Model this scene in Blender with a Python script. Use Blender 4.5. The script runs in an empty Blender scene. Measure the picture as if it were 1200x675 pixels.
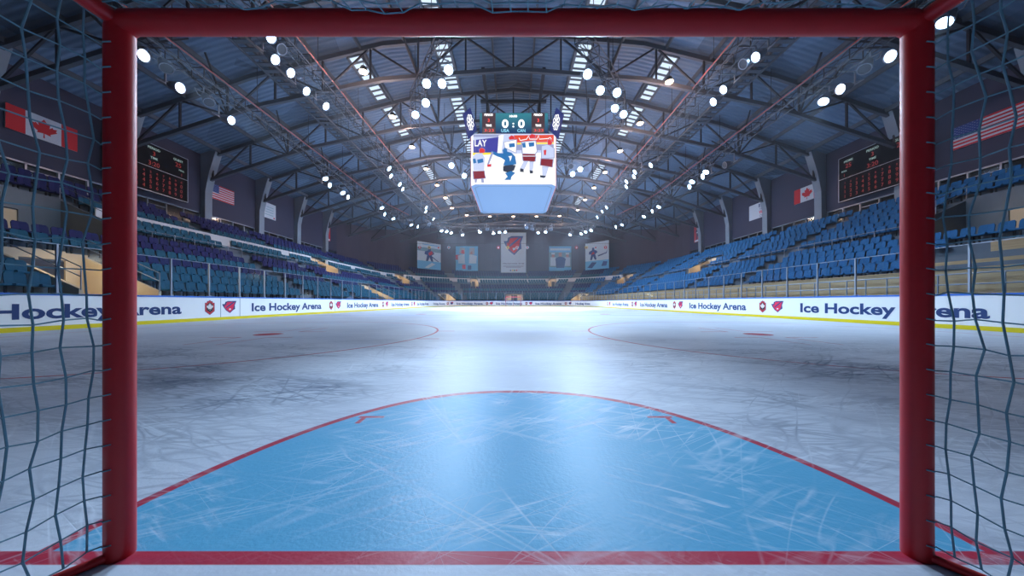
import bpy, bmesh, math, random
from math import sin, cos, pi, radians, atan2, hypot, sqrt
from mathutils import Vector, Matrix
random.seed(7)
S = bpy.context.scene
COL = S.collection
# ------------------------------------------------------------------ camera, world, exposure
CX, HZ = 601.5, 354.0          # vanishing point of the hall in the 1200x675 photograph
F = 368.0                      # focal length in photograph pixels
EYE = 0.79
cam_d = bpy.data.cameras.new('camera'); cam = bpy.data.objects.new('camera', cam_d); COL.objects.link(cam)
cam.location = (0, 0, EYE); cam.rotation_euler = (pi/2, 0, 0)
cam_d.sensor_width = 36.0; cam_d.lens = F/1200*36; cam_d.clip_start = 0.02; cam_d.clip_end = 300
cam_d.shift_x = -(CX-600)/1200; cam_d.shift_y = (HZ-337.5)/1200
S.camera = cam
S.view_settings.view_transform = 'Standard'; S.view_settings.look = 'None'
S.view_settings.gamma = 1.0; S.view_settings.use_curve_mapping = False
S.view_settings.exposure = 0.16
W = bpy.data.worlds.new('world'); S.world = W; W.use_nodes = True
W.node_tree.nodes['Background'].inputs[0].default_value = (0.25, 0.38, 0.75, 1)
W.node_tree.nodes['Background'].inputs[1].default_value = 0.035
FLOOD_W = 1950.0      # floodlight spot power
WARM_W = 290.0
PORTAL_W = 45.0
SKY_E = 1.1          # skylight glow
SCREEN_E = 1.0
HAZE = 0.0012
try:
    S.cycles.use_denoising = True
    S.cycles.max_bounces = 5; S.cycles.diffuse_bounces = 2; S.cycles.glossy_bounces = 3
    S.cycles.transparent_max_bounces = 12; S.cycles.volume_bounces = 0
    S.cycles.sample_clamp_indirect = 4.0; S.cycles.sample_clamp_direct = 0
    S.cycles.caustics_reflective = False; S.cycles.caustics_refractive = False
    S.cycles.volume_step_rate = 4.0; S.cycles.volume_max_steps = 64
except Exception: pass

# ------------------------------------------------------------------ helpers
def at(px, py, zr):
    """point whose height above the eye is zr metres and that the photo shows at px, py"""
    y = F*zr/(HZ-py); return Vector(((px-CX)/F*y, y, EYE+zr))
ONES = 'zeroth first second third fourth fifth sixth seventh eighth ninth tenth eleventh twelfth thirteenth fourteenth fifteenth sixteenth seventeenth eighteenth nineteenth'.split()
TENS = {20:'twenty',30:'thirty',40:'forty',50:'fifty',60:'sixty',70:'seventy',80:'eighty',90:'ninety'}
def nth(n):
    if n < 20: return ONES[n]
    if n % 10 == 0: return TENS[n][:-1]+'ieth'
    return TENS[n//10*10]+'-'+ONES[n % 10]
MATS = {}
def nodes(name):
    m = bpy.data.materials.new(name); m.use_nodes = True; MATS[name] = m
    return m, m.node_tree, m.node_tree.nodes['Principled BSDF']
def mat(name, col, rough=0.5, metal=0.0, emit=0.0, noise=0.0, scale=6.0, spec=0.5, bump=0.0):
    if name in MATS: return MATS[name]
    m, t, b = nodes(name)
    b.inputs['Base Color'].default_value = (*col, 1); b.inputs['Roughness'].default_value = rough
    b.inputs['Metallic'].default_value = metal; b.inputs['Specular IOR Level'].default_value = spec
    if emit: b.inputs['Base Color'].default_value = (.02,.02,.02,1); b.inputs['Emission Color'].default_value = (*col, 1); b.inputs['Emission Strength'].default_value = emit
    if noise or bump:
        tc = t.nodes.new('ShaderNodeTexCoord'); n = t.nodes.new('ShaderNodeTexNoise')
        n.inputs['Scale'].default_value = scale; n.inputs['Detail'].default_value = 5
        t.links.new(tc.outputs['Object'], n.inputs['Vector'])
        if noise:
            r = t.nodes.new('ShaderNodeMapRange'); r.inputs['To Min'].default_value = 1-noise; r.inputs['To Max'].default_value = 1+noise*.6
            t.links.new(n.outputs['Fac'], r.inputs['Value'])
            v = t.nodes.new('ShaderNodeVectorMath'); v.operation = 'SCALE'; v.inputs[0].default_value = col
            t.links.new(r.outputs[0], v.inputs['Scale']); t.links.new(v.outputs[0], b.inputs['Base Color'])
        if bump:
            bp = t.nodes.new('ShaderNodeBump'); bp.inputs['Strength'].default_value = bump; bp.inputs['Distance'].default_value = 0.02
            t.links.new(n.outputs['Fac'], bp.inputs['Height']); t.links.new(bp.outputs[0], b.inputs['Normal'])
    return m
def link(name, data, parent=None):
    o = bpy.data.objects.new(name, data); COL.objects.link(o)
    if parent: o.parent = parent
    return o
def tag(o, label=None, cat=None, group=None, kind=None):
    if label: o['label'] = label
    if cat: o['category'] = cat
    if group: o['group'] = group
    if kind: o['kind'] = kind
    return o
def empty(name, loc=(0,0,0), rz=0, label=None, cat=None, group=None, kind=None):
    o = bpy.data.objects.new(name, None); COL.objects.link(o); o.location = loc; o.rotation_euler = (0,0,rz)
    o.empty_display_size = .2
    return tag(o, label, cat, group, kind)
class MB:
    def __init__(s): s.v = []; s.f = []; s.m = []
    def add(s, vs, fs, mi=0):
        b = len(s.v); s.v += [tuple(v) for v in vs]; s.f += [tuple(b+i for i in f) for f in fs]; s.m += [mi]*len(fs); return s
    def box(s, c, d, rz=0, mi=0, M=None):
        hx, hy, hz = d[0]/2, d[1]/2, d[2]/2
        vs = [Vector((x,y,z)) for z in (-hz,hz) for x,y in ((-hx,-hy),(hx,-hy),(hx,hy),(-hx,hy))]
        R = M if M else Matrix.Rotation(rz, 3, 'Z')
        vs = [R@v+Vector(c) for v in vs]
        return s.add(vs, [(0,3,2,1),(4,5,6,7),(0,1,5,4),(1,2,6,5),(2,3,7,6),(3,0,4,7)], mi)
    def tube(s, pts, r, n=8, mi=0, caps=True):
        pts = [Vector(p) for p in pts]; rings = []; up = None
        rr = r if hasattr(r, '__len__') else [r]*len(pts)
        for i, p in enumerate(pts):
            d = (pts[min(i+1,len(pts)-1)]-pts[max(i-1,0)]).normalized()
            if up is None:
                up = Vector((0,0,1)) if abs(d.z) < .9 else Vector((1,0,0))
            a = d.cross(up).normalized(); up = a.cross(d).normalized()
            rings.append([p+rr[i]*(a*cos(2*pi*k/n)+up*sin(2*pi*k/n)) for k in range(n)])
        vs = [v for q in rings for v in q]; fs = []
        for i in range(len(pts)-1):
            for k in range(n):
                fs.append((i*n+k, i*n+(k+1)%n, (i+1)*n+(k+1)%n, (i+1)*n+k))
        if caps: fs.append(tuple(range(n-1,-1,-1))); fs.append(tuple((len(pts)-1)*n+k for k in range(n)))
        return s.add(vs, fs, mi)
    def bar(s, a, b, w, h=None, mi=0):
        a, b = Vector(a), Vector(b); d = (b-a); L = d.length; d.normalize(); h = h or w
        up = Vector((0,0,1)) if abs(d.z) < .95 else Vector((0,1,0))
        x = d.cross(up).normalized(); z = x.cross(d).normalized()
        M = Matrix((x, d, z)).transposed()
        return s.box((a+b)/2, (w, L, h), mi=mi, M=M)
    def prism(s, poly, f0, f1, mi=0):
        """poly of 2-D points; f0 and f1 map (u,v) to the front and the back"""
        n = len(poly); vs = [f0(*p) for p in poly]+[f1(*p) for p in poly]
        fs = [tuple(range(n)), tuple(range(2*n-1, n-1, -1))]+[(i, n+i, n+(i+1)%n, (i+1)%n) for i in range(n)]
        return s.add(vs, fs, mi)
    def build(s, name, mats, parent=None, smooth=False, fix=True):
        me = bpy.data.meshes.new(name); me.from_pydata(s.v, [], s.f)
        for m in (mats if isinstance(mats, (list, tuple)) else [mats]): me.materials.append(m)
        me.polygons.foreach_set('material_index', s.m)
        if fix:
            bm = bmesh.new(); bm.from_mesh(me); bmesh.ops.recalc_face_normals(bm, faces=bm.faces); bm.to_mesh(me); bm.free()
        if smooth:
            me.polygons.foreach_set('use_smooth', [True]*len(me.polygons))
        me.update()
        o = link(name, me, parent)
        if smooth and hasattr(me, 'set_sharp_from_angle'): me.set_sharp_from_angle(angle=radians(40))
        return o
def copy_tree(o, parent=None):
    c = o.copy(); COL.objects.link(c)
    if parent: c.parent = parent
    for ch in list(o.children): copy_tree(ch, c)
    return c
_txt = {}
def text_geo(s, bold=0.0):
    """vertices (u,v) and faces of a line of lettering, one em high, u from 0"""
    k = (s, bold)
    if k not in _txt:
        c = bpy.data.curves.new('t', 'FONT'); c.body = s; c.size = 1; c.offset = bold; c.resolution_u = 4
        o = bpy.data.objects.new('t', c); COL.objects.link(o); dg = bpy.context.evaluated_depsgraph_get()
        me = bpy.data.meshes.new_from_object(o.evaluated_get(dg))
        vs = [(v.co.x, v.co.y) for v in me.vertices]; fs = [tuple(p.vertices) for p in me.polygons]
        bpy.data.objects.remove(o); bpy.data.meshes.remove(me)
        x0 = min(v[0] for v in vs); x1 = max(v[0] for v in vs); h = max(v[1] for v in vs)
        _txt[k] = ([(a-x0, b) for a, b in vs], fs, x1-x0, h)
    return _txt[k]
def text(mb, s, fn, u0, v0, width=None, height=.4, bold=0.0, center=False, mi=0):
    """lay lettering with cap height `height` and total `width` through fn(u,v)->3-D"""
    vs, fs, w, h = text_geo(s, bold); cap = 0.73
    sy = height/cap; sx = (width/w) if width else sy
    if center: u0 -= w*sx/2
    mb.add([fn(u0+a*sx, v0+b*sy) for a, b in vs], fs, mi)
LEAF = [(0,-1),(.06,-1),(.03,-.52),(.52,-.6),(.45,-.42),(1,0.0),(.88,.08),(.97,.36),(.68,.3),(.62,.43),(.38,.18),(.47,.68),(.27,.58),(0,1)]
LEAF = LEAF + [(-a,b) for a,b in LEAF[::-1][1:-1]]
CREST = [(0,-1),(.72,-.5),(.72,.62),(.45,.62),(.4,.82),(.15,.86),(0,1),(-.15,.86),(-.4,.82),(-.45,.62),(-.72,.62),(-.72,-.5)]
def kp(l): return [((x-565)/135*1.05, -(y-322)/115) for x, y in l]
WING = kp([(575,438),(640,380),(675,362),(668,290),(700,212),(540,212),(490,232),(478,270),(430,272),(455,325),(500,385)])
WING_R = kp([(573,420),(625,372),(645,330),(655,270),(672,232),(600,228),(520,235),(505,262),(512,300),(500,270),(490,300),(470,285),(470,320),(512,375)])
WING_S = kp([(500,350),(590,290),(668,228),(640,228),(575,270),(505,325)])
WING_E = kp([(560,385),(595,372),(590,350),(550,356)])
def ngon(mb, poly, fn, mi=0):
    b = [fn(*p) for p in poly]
    # fan from the middle keeps concave outlines clean enough; ear clipping by mathutils
    from mathutils.geometry import tessellate_polygon
    tri = tessellate_polygon([[Vector((p[0], p[1], 0)) for p in poly]])
    mb.add(b, [tuple(t) for t in tri], mi)

# ------------------------------------------------------------------ materials
M_RED = mat('red_paint', (.60,.014,.02), .42, noise=.12, scale=20)
M_NET = mat('net_cord', (.17,.33,.42), .8)
M_BOARD = mat('board_white', (.95,.95,.95), .35)
M_CAPB = mat('board_cap_blue', (.03,.16,.62), .4)
M_KICK = mat('kick_yellow', (.78,.62,.0), .4)
M_INK = mat('ink_navy', (.005,.035,.16), .5)
M_SEAM = mat('seam', (.25,.27,.33), .6)
M_STEEL = mat('galvanised', (.36,.40,.48), .38, metal=.6)
M_DARK = mat('dark_steel', (.035,.035,.045), .55, metal=.3)
M_TRUSS = mat('truss_grey', (.10,.11,.135), .5, noise=.2, scale=2)
M_CONC = mat('concrete', (.16,.19,.235), .8, noise=.25, scale=1.5)
M_BEIGE = mat('beige_wall', (.66,.52,.36), .7, noise=.1, scale=1)
M_WALL = mat('wall_panel', (.040,.038,.075), .7, noise=.12, scale=.8)
M_WALLF = mat('wall_far', (.075,.055,.08), .8, noise=.15, scale=.5)
M_COLM = mat('column_grey', (.26,.30,.36), .6, noise=.15, scale=1)
M_TEAL = mat('seat_teal', (.006,.105,.18), .6, spec=.25)
M_NAVY = mat('seat_navy', (.010,.014,.11), .6, spec=.25)
M_BLUE = mat('seat_blue', (.008,.13,.33), .6, spec=.25)
M_BLK = mat('black_plastic', (.012,.012,.016), .5)
M_WHITE = mat('white_paint', (.72,.74,.78), .5)
M_SCR_W = mat('screen_white', (1,1,1), .5, emit=SCREEN_E)
def em(name, c, e=None): return mat(name, c, .5, emit=SCREEN_E if e is None else e)
M_CHROME = mat('lamp_housing', (.30,.33,.4), .3, metal=.8)
M_LENS = mat('flood_lens', (.50,.74,1.0), .4, emit=14)
M_WLENS = mat('warm_lens', (1.0,.66,.42), .4, emit=12)
M_OFF = mat('unlit_lens', (.08,.09,.11), .25)

def glass_mat():
    m, t, b = nodes('rink_glass'); t.nodes.remove(b)
    out = t.nodes['Material Output']; tr = t.nodes.new('ShaderNodeBsdfTransparent'); tr.inputs[0].default_value = (.93,.96,.98,1)
    gl = t.nodes.new('ShaderNodeBsdfGlossy'); gl.inputs['Roughness'].default_value = .08; gl.inputs[0].default_value=(.8,.9,1,1)
    mx = t.nodes.new('ShaderNodeMixShader'); mx.inputs[0].default_value = .035
    t.links.new(tr.outputs[0], mx.inputs[1]); t.links.new(gl.outputs[0], mx.inputs[2]); t.links.new(mx.outputs[0], out.inputs['Surface'])
    return m
M_GLASS = glass_mat()
def wood_mat():
    m, t, b = nodes('tan_wood'); b.inputs['Roughness'].default_value = .6
    tc = t.nodes.new('ShaderNodeTexCoord'); mp = t.nodes.new('ShaderNodeMapping'); mp.inputs['Scale'].default_value = (1,.6,14)
    n = t.nodes.new('ShaderNodeTexNoise'); n.inputs['Scale'].default_value = 2; n.inputs['Detail'].default_value = 6
    r = t.nodes.new('ShaderNodeValToRGB'); r.color_ramp.elements[0].position=.3; r.color_ramp.elements[1].position=.7
    r.color_ramp.elements[0].color = (.46,.29,.13,1); r.color_ramp.elements[1].color = (.62,.42,.21,1)
    t.links.new(tc.outputs['Object'], mp.inputs[0]); t.links.new(mp.outputs[0], n.inputs['Vector']); t.links.new(n.outputs['Fac'], r.inputs[0]); t.links.new(r.outputs[0], b.inputs['Base Color'])
    return m
M_WOOD = wood_mat()
def roof_mat():
    m, t, b = nodes('roof_deck'); b.inputs['Roughness'].default_value = .6
    tc = t.nodes.new('ShaderNodeTexCoord'); sp = t.nodes.new('ShaderNodeSeparateXYZ'); t.links.new(tc.outputs['Object'], sp.inputs[0])
    w = t.nodes.new('ShaderNodeMath'); w.operation='MULTIPLY'; w.inputs[1].default_value = 2*pi/.35
    t.links.new(sp.outputs['Y'], w.inputs[0]); s_ = t.nodes.new('ShaderNodeMath'); s_.operation='SINE'; t.links.new(w.outputs[0], s_.inputs[0])
    bp = t.nodes.new('ShaderNodeBump'); bp.inputs['Strength'].default_value=.5; bp.inputs['Distance'].default_value=.05
    t.links.new(s_.outputs[0], bp.inputs['Height']); t.links.new(bp.outputs[0], b.inputs['Normal'])
    n = t.nodes.new('ShaderNodeTexVoronoi'); n.inputs['Scale'].default_value=.28; t.links.new(tc.outputs['Object'], n.inputs['Vector'])
    r = t.nodes.new('ShaderNodeMapRange'); r.inputs['To Min'].default_value=.62; r.inputs['To Max'].default_value=1.3
    sx = t.nodes.new('ShaderNodeSeparateColor'); t.links.new(n.outputs['Color'], sx.inputs[0]); t.links.new(sx.outputs[0], r.inputs['Value'])
    v = t.nodes.new('ShaderNodeVectorMath'); v.operation='SCALE'; v.inputs[0].default_value=(.13,.20,.31); t.links.new(r.outputs[0], v.inputs['Scale']); t.links.new(v.outputs[0], b.inputs['Base Color'])
    return m
M_ROOF = roof_mat()

# ---- ice with painted markings and skate scratches, everything in metres on the ice
GL = 0.97      # near goal line
FG = 52.6      # far goal line
GX = 0.016     # middle of the near goal
def ice_mat():
    m, t, b = nodes('ice')
    L = t.links.new
    def val(x): return x
    def M(op, a, b_=None, c=None):
        n = t.nodes.new('ShaderNodeMath'); n.operation = op
        for i, x in enumerate((a, b_, c)):
            if x is None: continue
            if isinstance(x, (int, float)): n.inputs[i].default_value = x
            else: L(x, n.inputs[i])
        return n.outputs[0]
    tc = t.nodes.new('ShaderNodeTexCoord'); sp = t.nodes.new('ShaderNodeSeparateXYZ'); L(tc.outputs['Object'], sp.inputs[0])
    X, Y = sp.outputs['X'], sp.outputs['Y']
    def soft(d, w):            # 1 where d < 0, with a small soft border
        return M('MULTIPLY_ADD', M('DIVIDE', d, w), -.5, .5) if False else clampf(M('SUBTRACT', .5, M('DIVIDE', d, w)))
    def clampf(x):
        n = t.nodes.new('ShaderNodeClamp'); L(x, n.inputs[0]); return n.outputs[0]
    def dist(cx, cy, sx=1.0, sy=1.0):
        a = M('MULTIPLY', M('SUBTRACT', X, cx), sx); c = M('MULTIPLY', M('SUBTRACT', Y, cy), sy)
        return M('SQRT', M('ADD', M('MULTIPLY', a, a), M('MULTIPLY', c, c)))
    def band(v, w, s=.006): return soft(M('SUBTRACT', M('ABSOLUTE', v), w), s)
    def rect(cx, cy, hx, hy, s=.008):
        return M('MULTIPLY', soft(M('SUBTRACT', M('ABSOLUTE', M('SUBTRACT', X, cx)), hx), s), soft(M('SUBTRACT', M('ABSOLUTE', M('SUBTRACT', Y, cy)), hy), s))
    # crease: superellipse-like front, half width 1.49, depth 1.80
    def crease(gy, sgn):
        ax = M('DIVIDE', M('ABSOLUTE', M('SUBTRACT', X, GX)), 1.50); ay = M('DIVIDE', M('MULTIPLY', M('SUBTRACT', Y, gy), sgn), 1.80)
        ay2 = M('MAXIMUM', ay, 0.0)
        q = M('POWER', M('ADD', M('POWER', ax, 2.25), M('POWER', ay2, 1.9)), .47)
        d = M('MULTIPLY', M('SUBTRACT', q, 1.0), 1.6)
        return d, M('GREATER_THAN', ay, 0.0)
    d1, f1 = crease(GL, 1.0)
    blue = M('MULTIPLY', soft(d1, .006), f1)
    d2, f2 = crease(FG, -1.0)
    blue = M('MAXIMUM', blue, M('MULTIPLY', soft(d2, .02), f2))
    reds = [M('MULTIPLY', band(M('ADD', d1, .0), .026), f1), M('MULTIPLY', band(d2, .03), f2)]
    reds.append(band(M('SUBTRACT', Y, GL), .026, .004)); reds.append(band(M('SUBTRACT', Y, FG), .03))
    thin = []
    for cy in (7.9, 45.8):
        for sx in (-1, 1):
            d = dist(sx*6.75, cy-.15*(1 if cy<20 else -1)); thin.append(band(M('SUBTRACT', d, 4.75), .028, .02))
            dd = dist(sx*6.0, cy-.2*(1 if cy<20 else -1)); thin.append(soft(M('SUBTRACT', dd, .3), .02))
            q = 1 if cy < 20 else -1
            for (hx, hy, ax, ay) in ((6.1,6.4,.025,.6),(5.5,6.4,.025,.6),(6.45,7.03,.36,.04),(5.23,7.03,.28,.04),(6.2,9.0,.025,.66),(5.7,9.0,.025,.66),(6.55,8.37,.36,.045),(5.35,8.37,.36,.045)):
                thin.append(M('MULTIPLY', rect(sx*hx, cy+q*(hy-7.9), ax, ay, .02), .75))
            for hy in (-1.14, .66): thin.append(M('MULTIPLY', rect(sx*1.87, cy+hy, .27, .04, .02), .8))
    for sx in (-1, 1):
        thin.append(soft(M('SUBTRACT', dist(sx*6, 20.5), .35), .03)); thin.append(soft(M('SUBTRACT', dist(sx*6, 32.5), .35), .03))
    thin.append(band(M('SUBTRACT', dist(0, 27.4), 4.5), .03, .03))
    thin.append(M('MULTIPLY', band(M('SUBTRACT', Y, 27.6), .12, .05), .45))
    lightblue = M('MULTIPLY', M('MAXIMUM', band(M('SUBTRACT', Y, 18.7), .16, .05), band(M('SUBTRACT', Y, 36.4), .16, .05)), .6)
    # crease ticks
    for sx in (-1, 1):
        thin.append(rect(GX+sx*.99, 2.16, .085, .016)); thin.append(rect(GX+sx*1.035, 2.105, .016, .06))
    red = reds[0]
    for r in reds[1:]+thin: red = M('MAXIMUM', red, r)
    red = clampf(red)
    # scratches
    def streak(ang, sx, sy, scale, lo, hi, seed, detail=2.0, distort=0.0):
        mp = t.nodes.new('ShaderNodeMapping'); mp.inputs['Rotation'].default_value = (0,0,radians(ang)); 
        mp2 = t.nodes.new('ShaderNodeMapping'); mp2.inputs['Scale'].default_value = (sx, sy, 1); mp2.inputs['Location'].default_value = (seed, seed*.37, 0)
        L(tc.outputs['Object'], mp.inputs[0]); L(mp.outputs[0], mp2.inputs[0])
        n = t.nodes.new('ShaderNodeTexNoise'); n.inputs['Scale'].default_value = scale; n.inputs['Detail'].default_value = detail; n.inputs['Distortion'].default_value = distort
        L(mp2.outputs[0], n.inputs['Vector'])
        r = t.nodes.new('ShaderNodeMapRange'); r.inputs['From Min'].default_value = lo; r.inputs['From Max'].default_value = hi; L(n.outputs['Fac'], r.inputs['Value'])
        return r.outputs[0]
    def line_scr(ang, sc, width, seed, ln=.25):
        """thin curved hairlines where a stretched noise crosses its middle value"""
        mp = t.nodes.new('ShaderNodeMapping'); mp.inputs['Rotation'].default_value = (0,0,radians(ang))
        mp2 = t.nodes.new('ShaderNodeMapping'); mp2.inputs['Scale'].default_value = (sc*ln, sc, 1); mp2.inputs['Location'].default_value = (seed, seed*1.7, seed)
        L(tc.outputs['Object'], mp.inputs[0]); L(mp.outputs[0], mp2.inputs[0])
        n = t.nodes.new('ShaderNodeTexNoise'); n.inputs['Scale'].default_value = 1; n.inputs['Detail'].default_value = 1.5; n.inputs['Distortion'].default_value=.4
        L(mp2.outputs[0], n.inputs['Vector'])
        return clampf(M('SUBTRACT', 1.0, M('DIVIDE', M('ABSOLUTE', M('SUBTRACT', n.outputs['Fac'], .5)), width)))
    wh = None
    for (ang, sc, wd, sd, ln) in ((-20,3.2,.0055,3.1,.05),(35,2.8,.0045,8.3,.05),(62,2.4,.0035,1.7,.05),(-50,2.6,.005,5.9,.05),(8,4.2,.007,9.7,.05),(-75,2.0,.003,4.2,.05),(25,6.0,.012,14.2,.07),(-33,6.5,.012,19.2,.07)):
        s_ = line_scr(ang, sc, wd, sd, ln); wh = s_ if wh is None else M('MAXIMUM', wh, s_)
    patch = streak(15, .5, 1.0, 1.9, .44, .68, 12.3, 5)
    wh = M('MULTIPLY', wh, M('ADD', M('MULTIPLY', patch, 1.1), .06))
    snow = M('MULTIPLY', streak(-25, 1.2, 6, 3.0, .54, .78, 2.2, 8, .6), patch)
    snow2 = M('MULTIPLY', streak(30, 1.2, 7, 4.0, .55, .8, 7.7, 8, .6), streak(0,1,1,.9,.5,.7,21.0,3))
    white = clampf(M('ADD', M('ADD', M('MULTIPLY', wh, .5), M('MULTIPLY', snow, .9)), M('MULTIPLY', snow2, .8)))
    # dark scuffs left on both sides of the slot
    dk = None
    for (ang, sc, wd, sd, ln) in ((-6,8.0,.03,71.1,.12),(16,9.0,.03,75.1,.12),(5,4.0,.022,31.1,.16),(-14,3.2,.018,38.3,.2),(22,3.6,.02,41.7,.2),(75,1.6,.007,45.9,.14),(-40,2.4,.012,52.0,.16),(12,6.0,.03,57.0,.2)):
        s_ = line_scr(ang, sc, wd, sd, ln); dk = s_ if dk is None else M('MAXIMUM', dk, s_)
    blot = streak(5, .6, 1.3, 1.1, .42, .68, 61.0, 5, .4)
    far = clampf(M('SUBTRACT', 1.0, M('DIVIDE', M('ABSOLUTE', M('SUBTRACT', Y, 3.6)), 4.0)))
    side = clampf(M('DIVIDE', M('SUBTRACT', M('ABSOLUTE', X), .55), 1.2))
    outc = M('SUBTRACT', 1.0, blue)
    dark = M('MULTIPLY', M('MULTIPLY', M('ADD', M('MULTIPLY', dk, M('MULTIPLY_ADD', blot, .9, .3)), M('MULTIPLY', blot, .3)), M('MULTIPLY', M('MULTIPLY_ADD', far, 1.1, .12), M('MULTIPLY_ADD', side, .85, .12))), outc)
    def mix(fac, a, c):
        n = t.nodes.new('ShaderNodeMix'); n.data_type = 'RGBA'
        if isinstance(fac, (int,float)): n.inputs['Factor'].default_value = fac
        else: L(fac, n.inputs['Factor'])
        for i, x in ((6,a),(7,c)):
            if isinstance(x, tuple): n.inputs[i].default_value = (*x,1)
            else: L(x, n.inputs[i])
        return n.outputs[2]
    cloud = streak(0, 1, 1, .5, .3, .7, 77.0, 4)
    base = mix(cloud, (.55,.61,.71), (.70,.75,.83))
    base = mix(blue, base, mix(cloud, (.09,.37,.60), (.14,.46,.68)))
    base = mix(lightblue, base, (.2,.35,.8))
    base = mix(red, base, (.50,.035,.07))
    base = mix(M('MULTIPLY', dark, .62), base, (.09,.13,.22))
    base = mix(white, base, (.82,.88,.96))
    L(base, b.inputs['Base Color'])
    rg = M('MULTIPLY_ADD', cloud, .12, M('MULTIPLY_ADD', white, .25, .36)); L(rg, b.inputs['Roughness'])
    b.inputs['Specular IOR Level'].default_value = .3; b.inputs['IOR'].default_value = 1.31
    bn = t.nodes.new('ShaderNodeTexNoise'); bn.inputs['Scale'].default_value = 55; bn.inputs['Detail'].default_value = 4; L(tc.outputs['Object'], bn.inputs['Vector'])
    hh = M('ADD', bn.outputs['Fac'], M('MULTIPLY', white, -.6))
    nearb = clampf(M('SUBTRACT', 1.0, M('DIVIDE', Y, 9.0)))
    bp = t.nodes.new('ShaderNodeBump'); bp.inputs['Distance'].default_value = .004; L(M('MULTIPLY', nearb, .45), bp.inputs['Strength']); L(hh, bp.inputs['Height']); L(bp.outputs[0], b.inputs['Normal'])
    return m
M_ICE = ice_mat()

# ------------------------------------------------------------------ paths round the hall
class Path:
    """left straight, far left corner, far straight, far right corner, right straight; d = outward offset"""
    def __init__(s, hx, cy, r, y0): s.hx, s.cy, s.r, s.y0 = hx, cy, r, y0; s.cx = hx-r; s.a = cy-y0; s.q = pi/2*r; s.fl = 2*s.cx; s.L = 2*s.a+2*s.q+s.fl
    def p(s, t, d=0.0):
        """position, tangent angle along travel, region"""
        if t < s.a: return (-(s.hx+d), s.y0+t, pi/2)
        t -= s.a
        if t < s.q:
            a = t/s.r; return (-s.cx-(s.r+d)*cos(a), s.cy+(s.r+d)*sin(a), pi/2-a)
        t -= s.q
        if t < s.fl: return (-s.cx+t, s.cy+s.r+d, 0.0)
        t -= s.fl
        if t < s.q:
            a = t/s.r; return (s.cx+(s.r+d)*sin(a), s.cy+(s.r+d)*cos(a), -a)
        t -= s.q
        return (s.hx+d, s.cy-t, -pi/2)
    def left_t(s, y): return y-s.y0
    def right_t(s, y): return s.L-(y-s.y0)
    def ts(s, t0, t1, step=1.2, fine=.5):
        out = [t0]; marks = [s.a, s.a+s.q, s.a+s.q+s.fl, s.a+2*s.q+s.fl]
        segs = [t0]+[m for m in marks if t0 < m < t1]+[t1]
        for a, b_ in zip(segs[:-1], segs[1:]):
            mid = (a+b_)/2; curved = (marks[0] < mid < marks[1]) or (marks[2] < mid < marks[3])
            n = max(1, int(math.ceil((b_-a)/fine))) if curved else 1
            out += [a+(b_-a)*i/n for i in range(1, n+1)]
        return out
RINK = Path(13.0, 50.5, 4.5, -2.0)
BOWL = Path(14.8, 48.0, 12.0, 2.0)
def sweep(mb, path, prof, t0, t1, mi=0, caps=True, fine=.5):
    """closed profile [(d,z)...] swept along the path"""
    ts = path.ts(t0, t1, fine=fine); n = len(prof); vs = []
    for t in ts:
        for d, z in prof:
            x, y, _ = path.p(t, d); vs.append((x, y, z))
    fs = []
    for i in range(len(ts)-1):
        for k in range(n): fs.append((i*n+k, i*n+(k+1)%n, (i+1)*n+(k+1)%n, (i+1)*n+k))
    if caps: fs.append(tuple(range(n))); fs.append(tuple((len(ts)-1)*n+k for k in range(n-1,-1,-1)))
    return mb.add(vs, fs, mi)

# ------------------------------------------------------------------ setting: ice, floor, terrace, walls, roof
mb = MB(); pts = [RINK.p(t, .02)[:2] for t in RINK.ts(0, RINK.L, fine=.6)]
n = len(pts); mb.add([(x,y,0) for x,y in pts]+[(13.02,-6,0),(-13.02,-6,0)], [tuple(range(n+2))[::-1]])
ice = mb.build('floor', M_ICE, fix=False); tag(ice, kind='structure')
if ice.data.polygons[0].normal.z < 0: ice.data.flip_normals()
mb = MB(); mb.box((0,34,-.15), (64,96,.2)); tag(mb.build('floor_concourse', M_CONC), kind='structure')

NR, DK, DZ, Z0 = 14, .8, .45, .9           # rows of seats, row depth, row rise, first tread
def tread(k): return Z0+DZ*k+(.25 if k >= 7 else 0)
PL = BOWL.left_t; PR = BOWL.right_t; PA = BOWL.a; PQ = BOWL.q
def arcL(deg): return PA+radians(deg)*BOWL.r
def arcR(deg): return BOWL.L-PA-radians(deg)*BOWL.r
midT = BOWL.L/2
# portals: (t0, t1, first row, last row, floor height, where)
PORTALS = [
 (PL(10.7), PL(13.2), 0, 3, .3, 'low left, nearest the goal'),
 (PL(36.4), PL(38.9), 0, 3, .3, 'low left, beside the far stretch of the boards'),
 (PL(12.2), PL(16.4), 7, 10, 3.05, 'high left, nearest the goal'),
 (PL(34.2), PL(36.6), 7, 9, 3.05, 'high left, half way down the stand'),
 (arcL(21), arcL(27), 7, 9, 3.05, 'high in the far left corner'),
 (arcL(40), arcL(50), 0, 2, .3, 'low in the far left corner'),
 (arcL(71), arcL(75.5), 7, 9, 3.05, 'high behind the far boards, left of the middle'),
 (midT-1.5, midT+1.9, 0, 2, .3, 'low behind the far goal'),
 (arcR(75.5), arcR(71), 7, 9, 3.05, 'high behind the far boards, right of the middle'),
 (arcR(50), arcR(40), 0, 2, .3, 'low in the far right corner'),
 (arcR(27), arcR(21), 7, 9, 3.05, 'high in the far right corner'),
 (PR(36.6), PR(34.2), 7, 9, 3.05, 'high right, half way down the stand'),
 (PR(16.4), PR(12.2), 7, 10, 3.05, 'high right, nearest the goal'),
]
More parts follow.
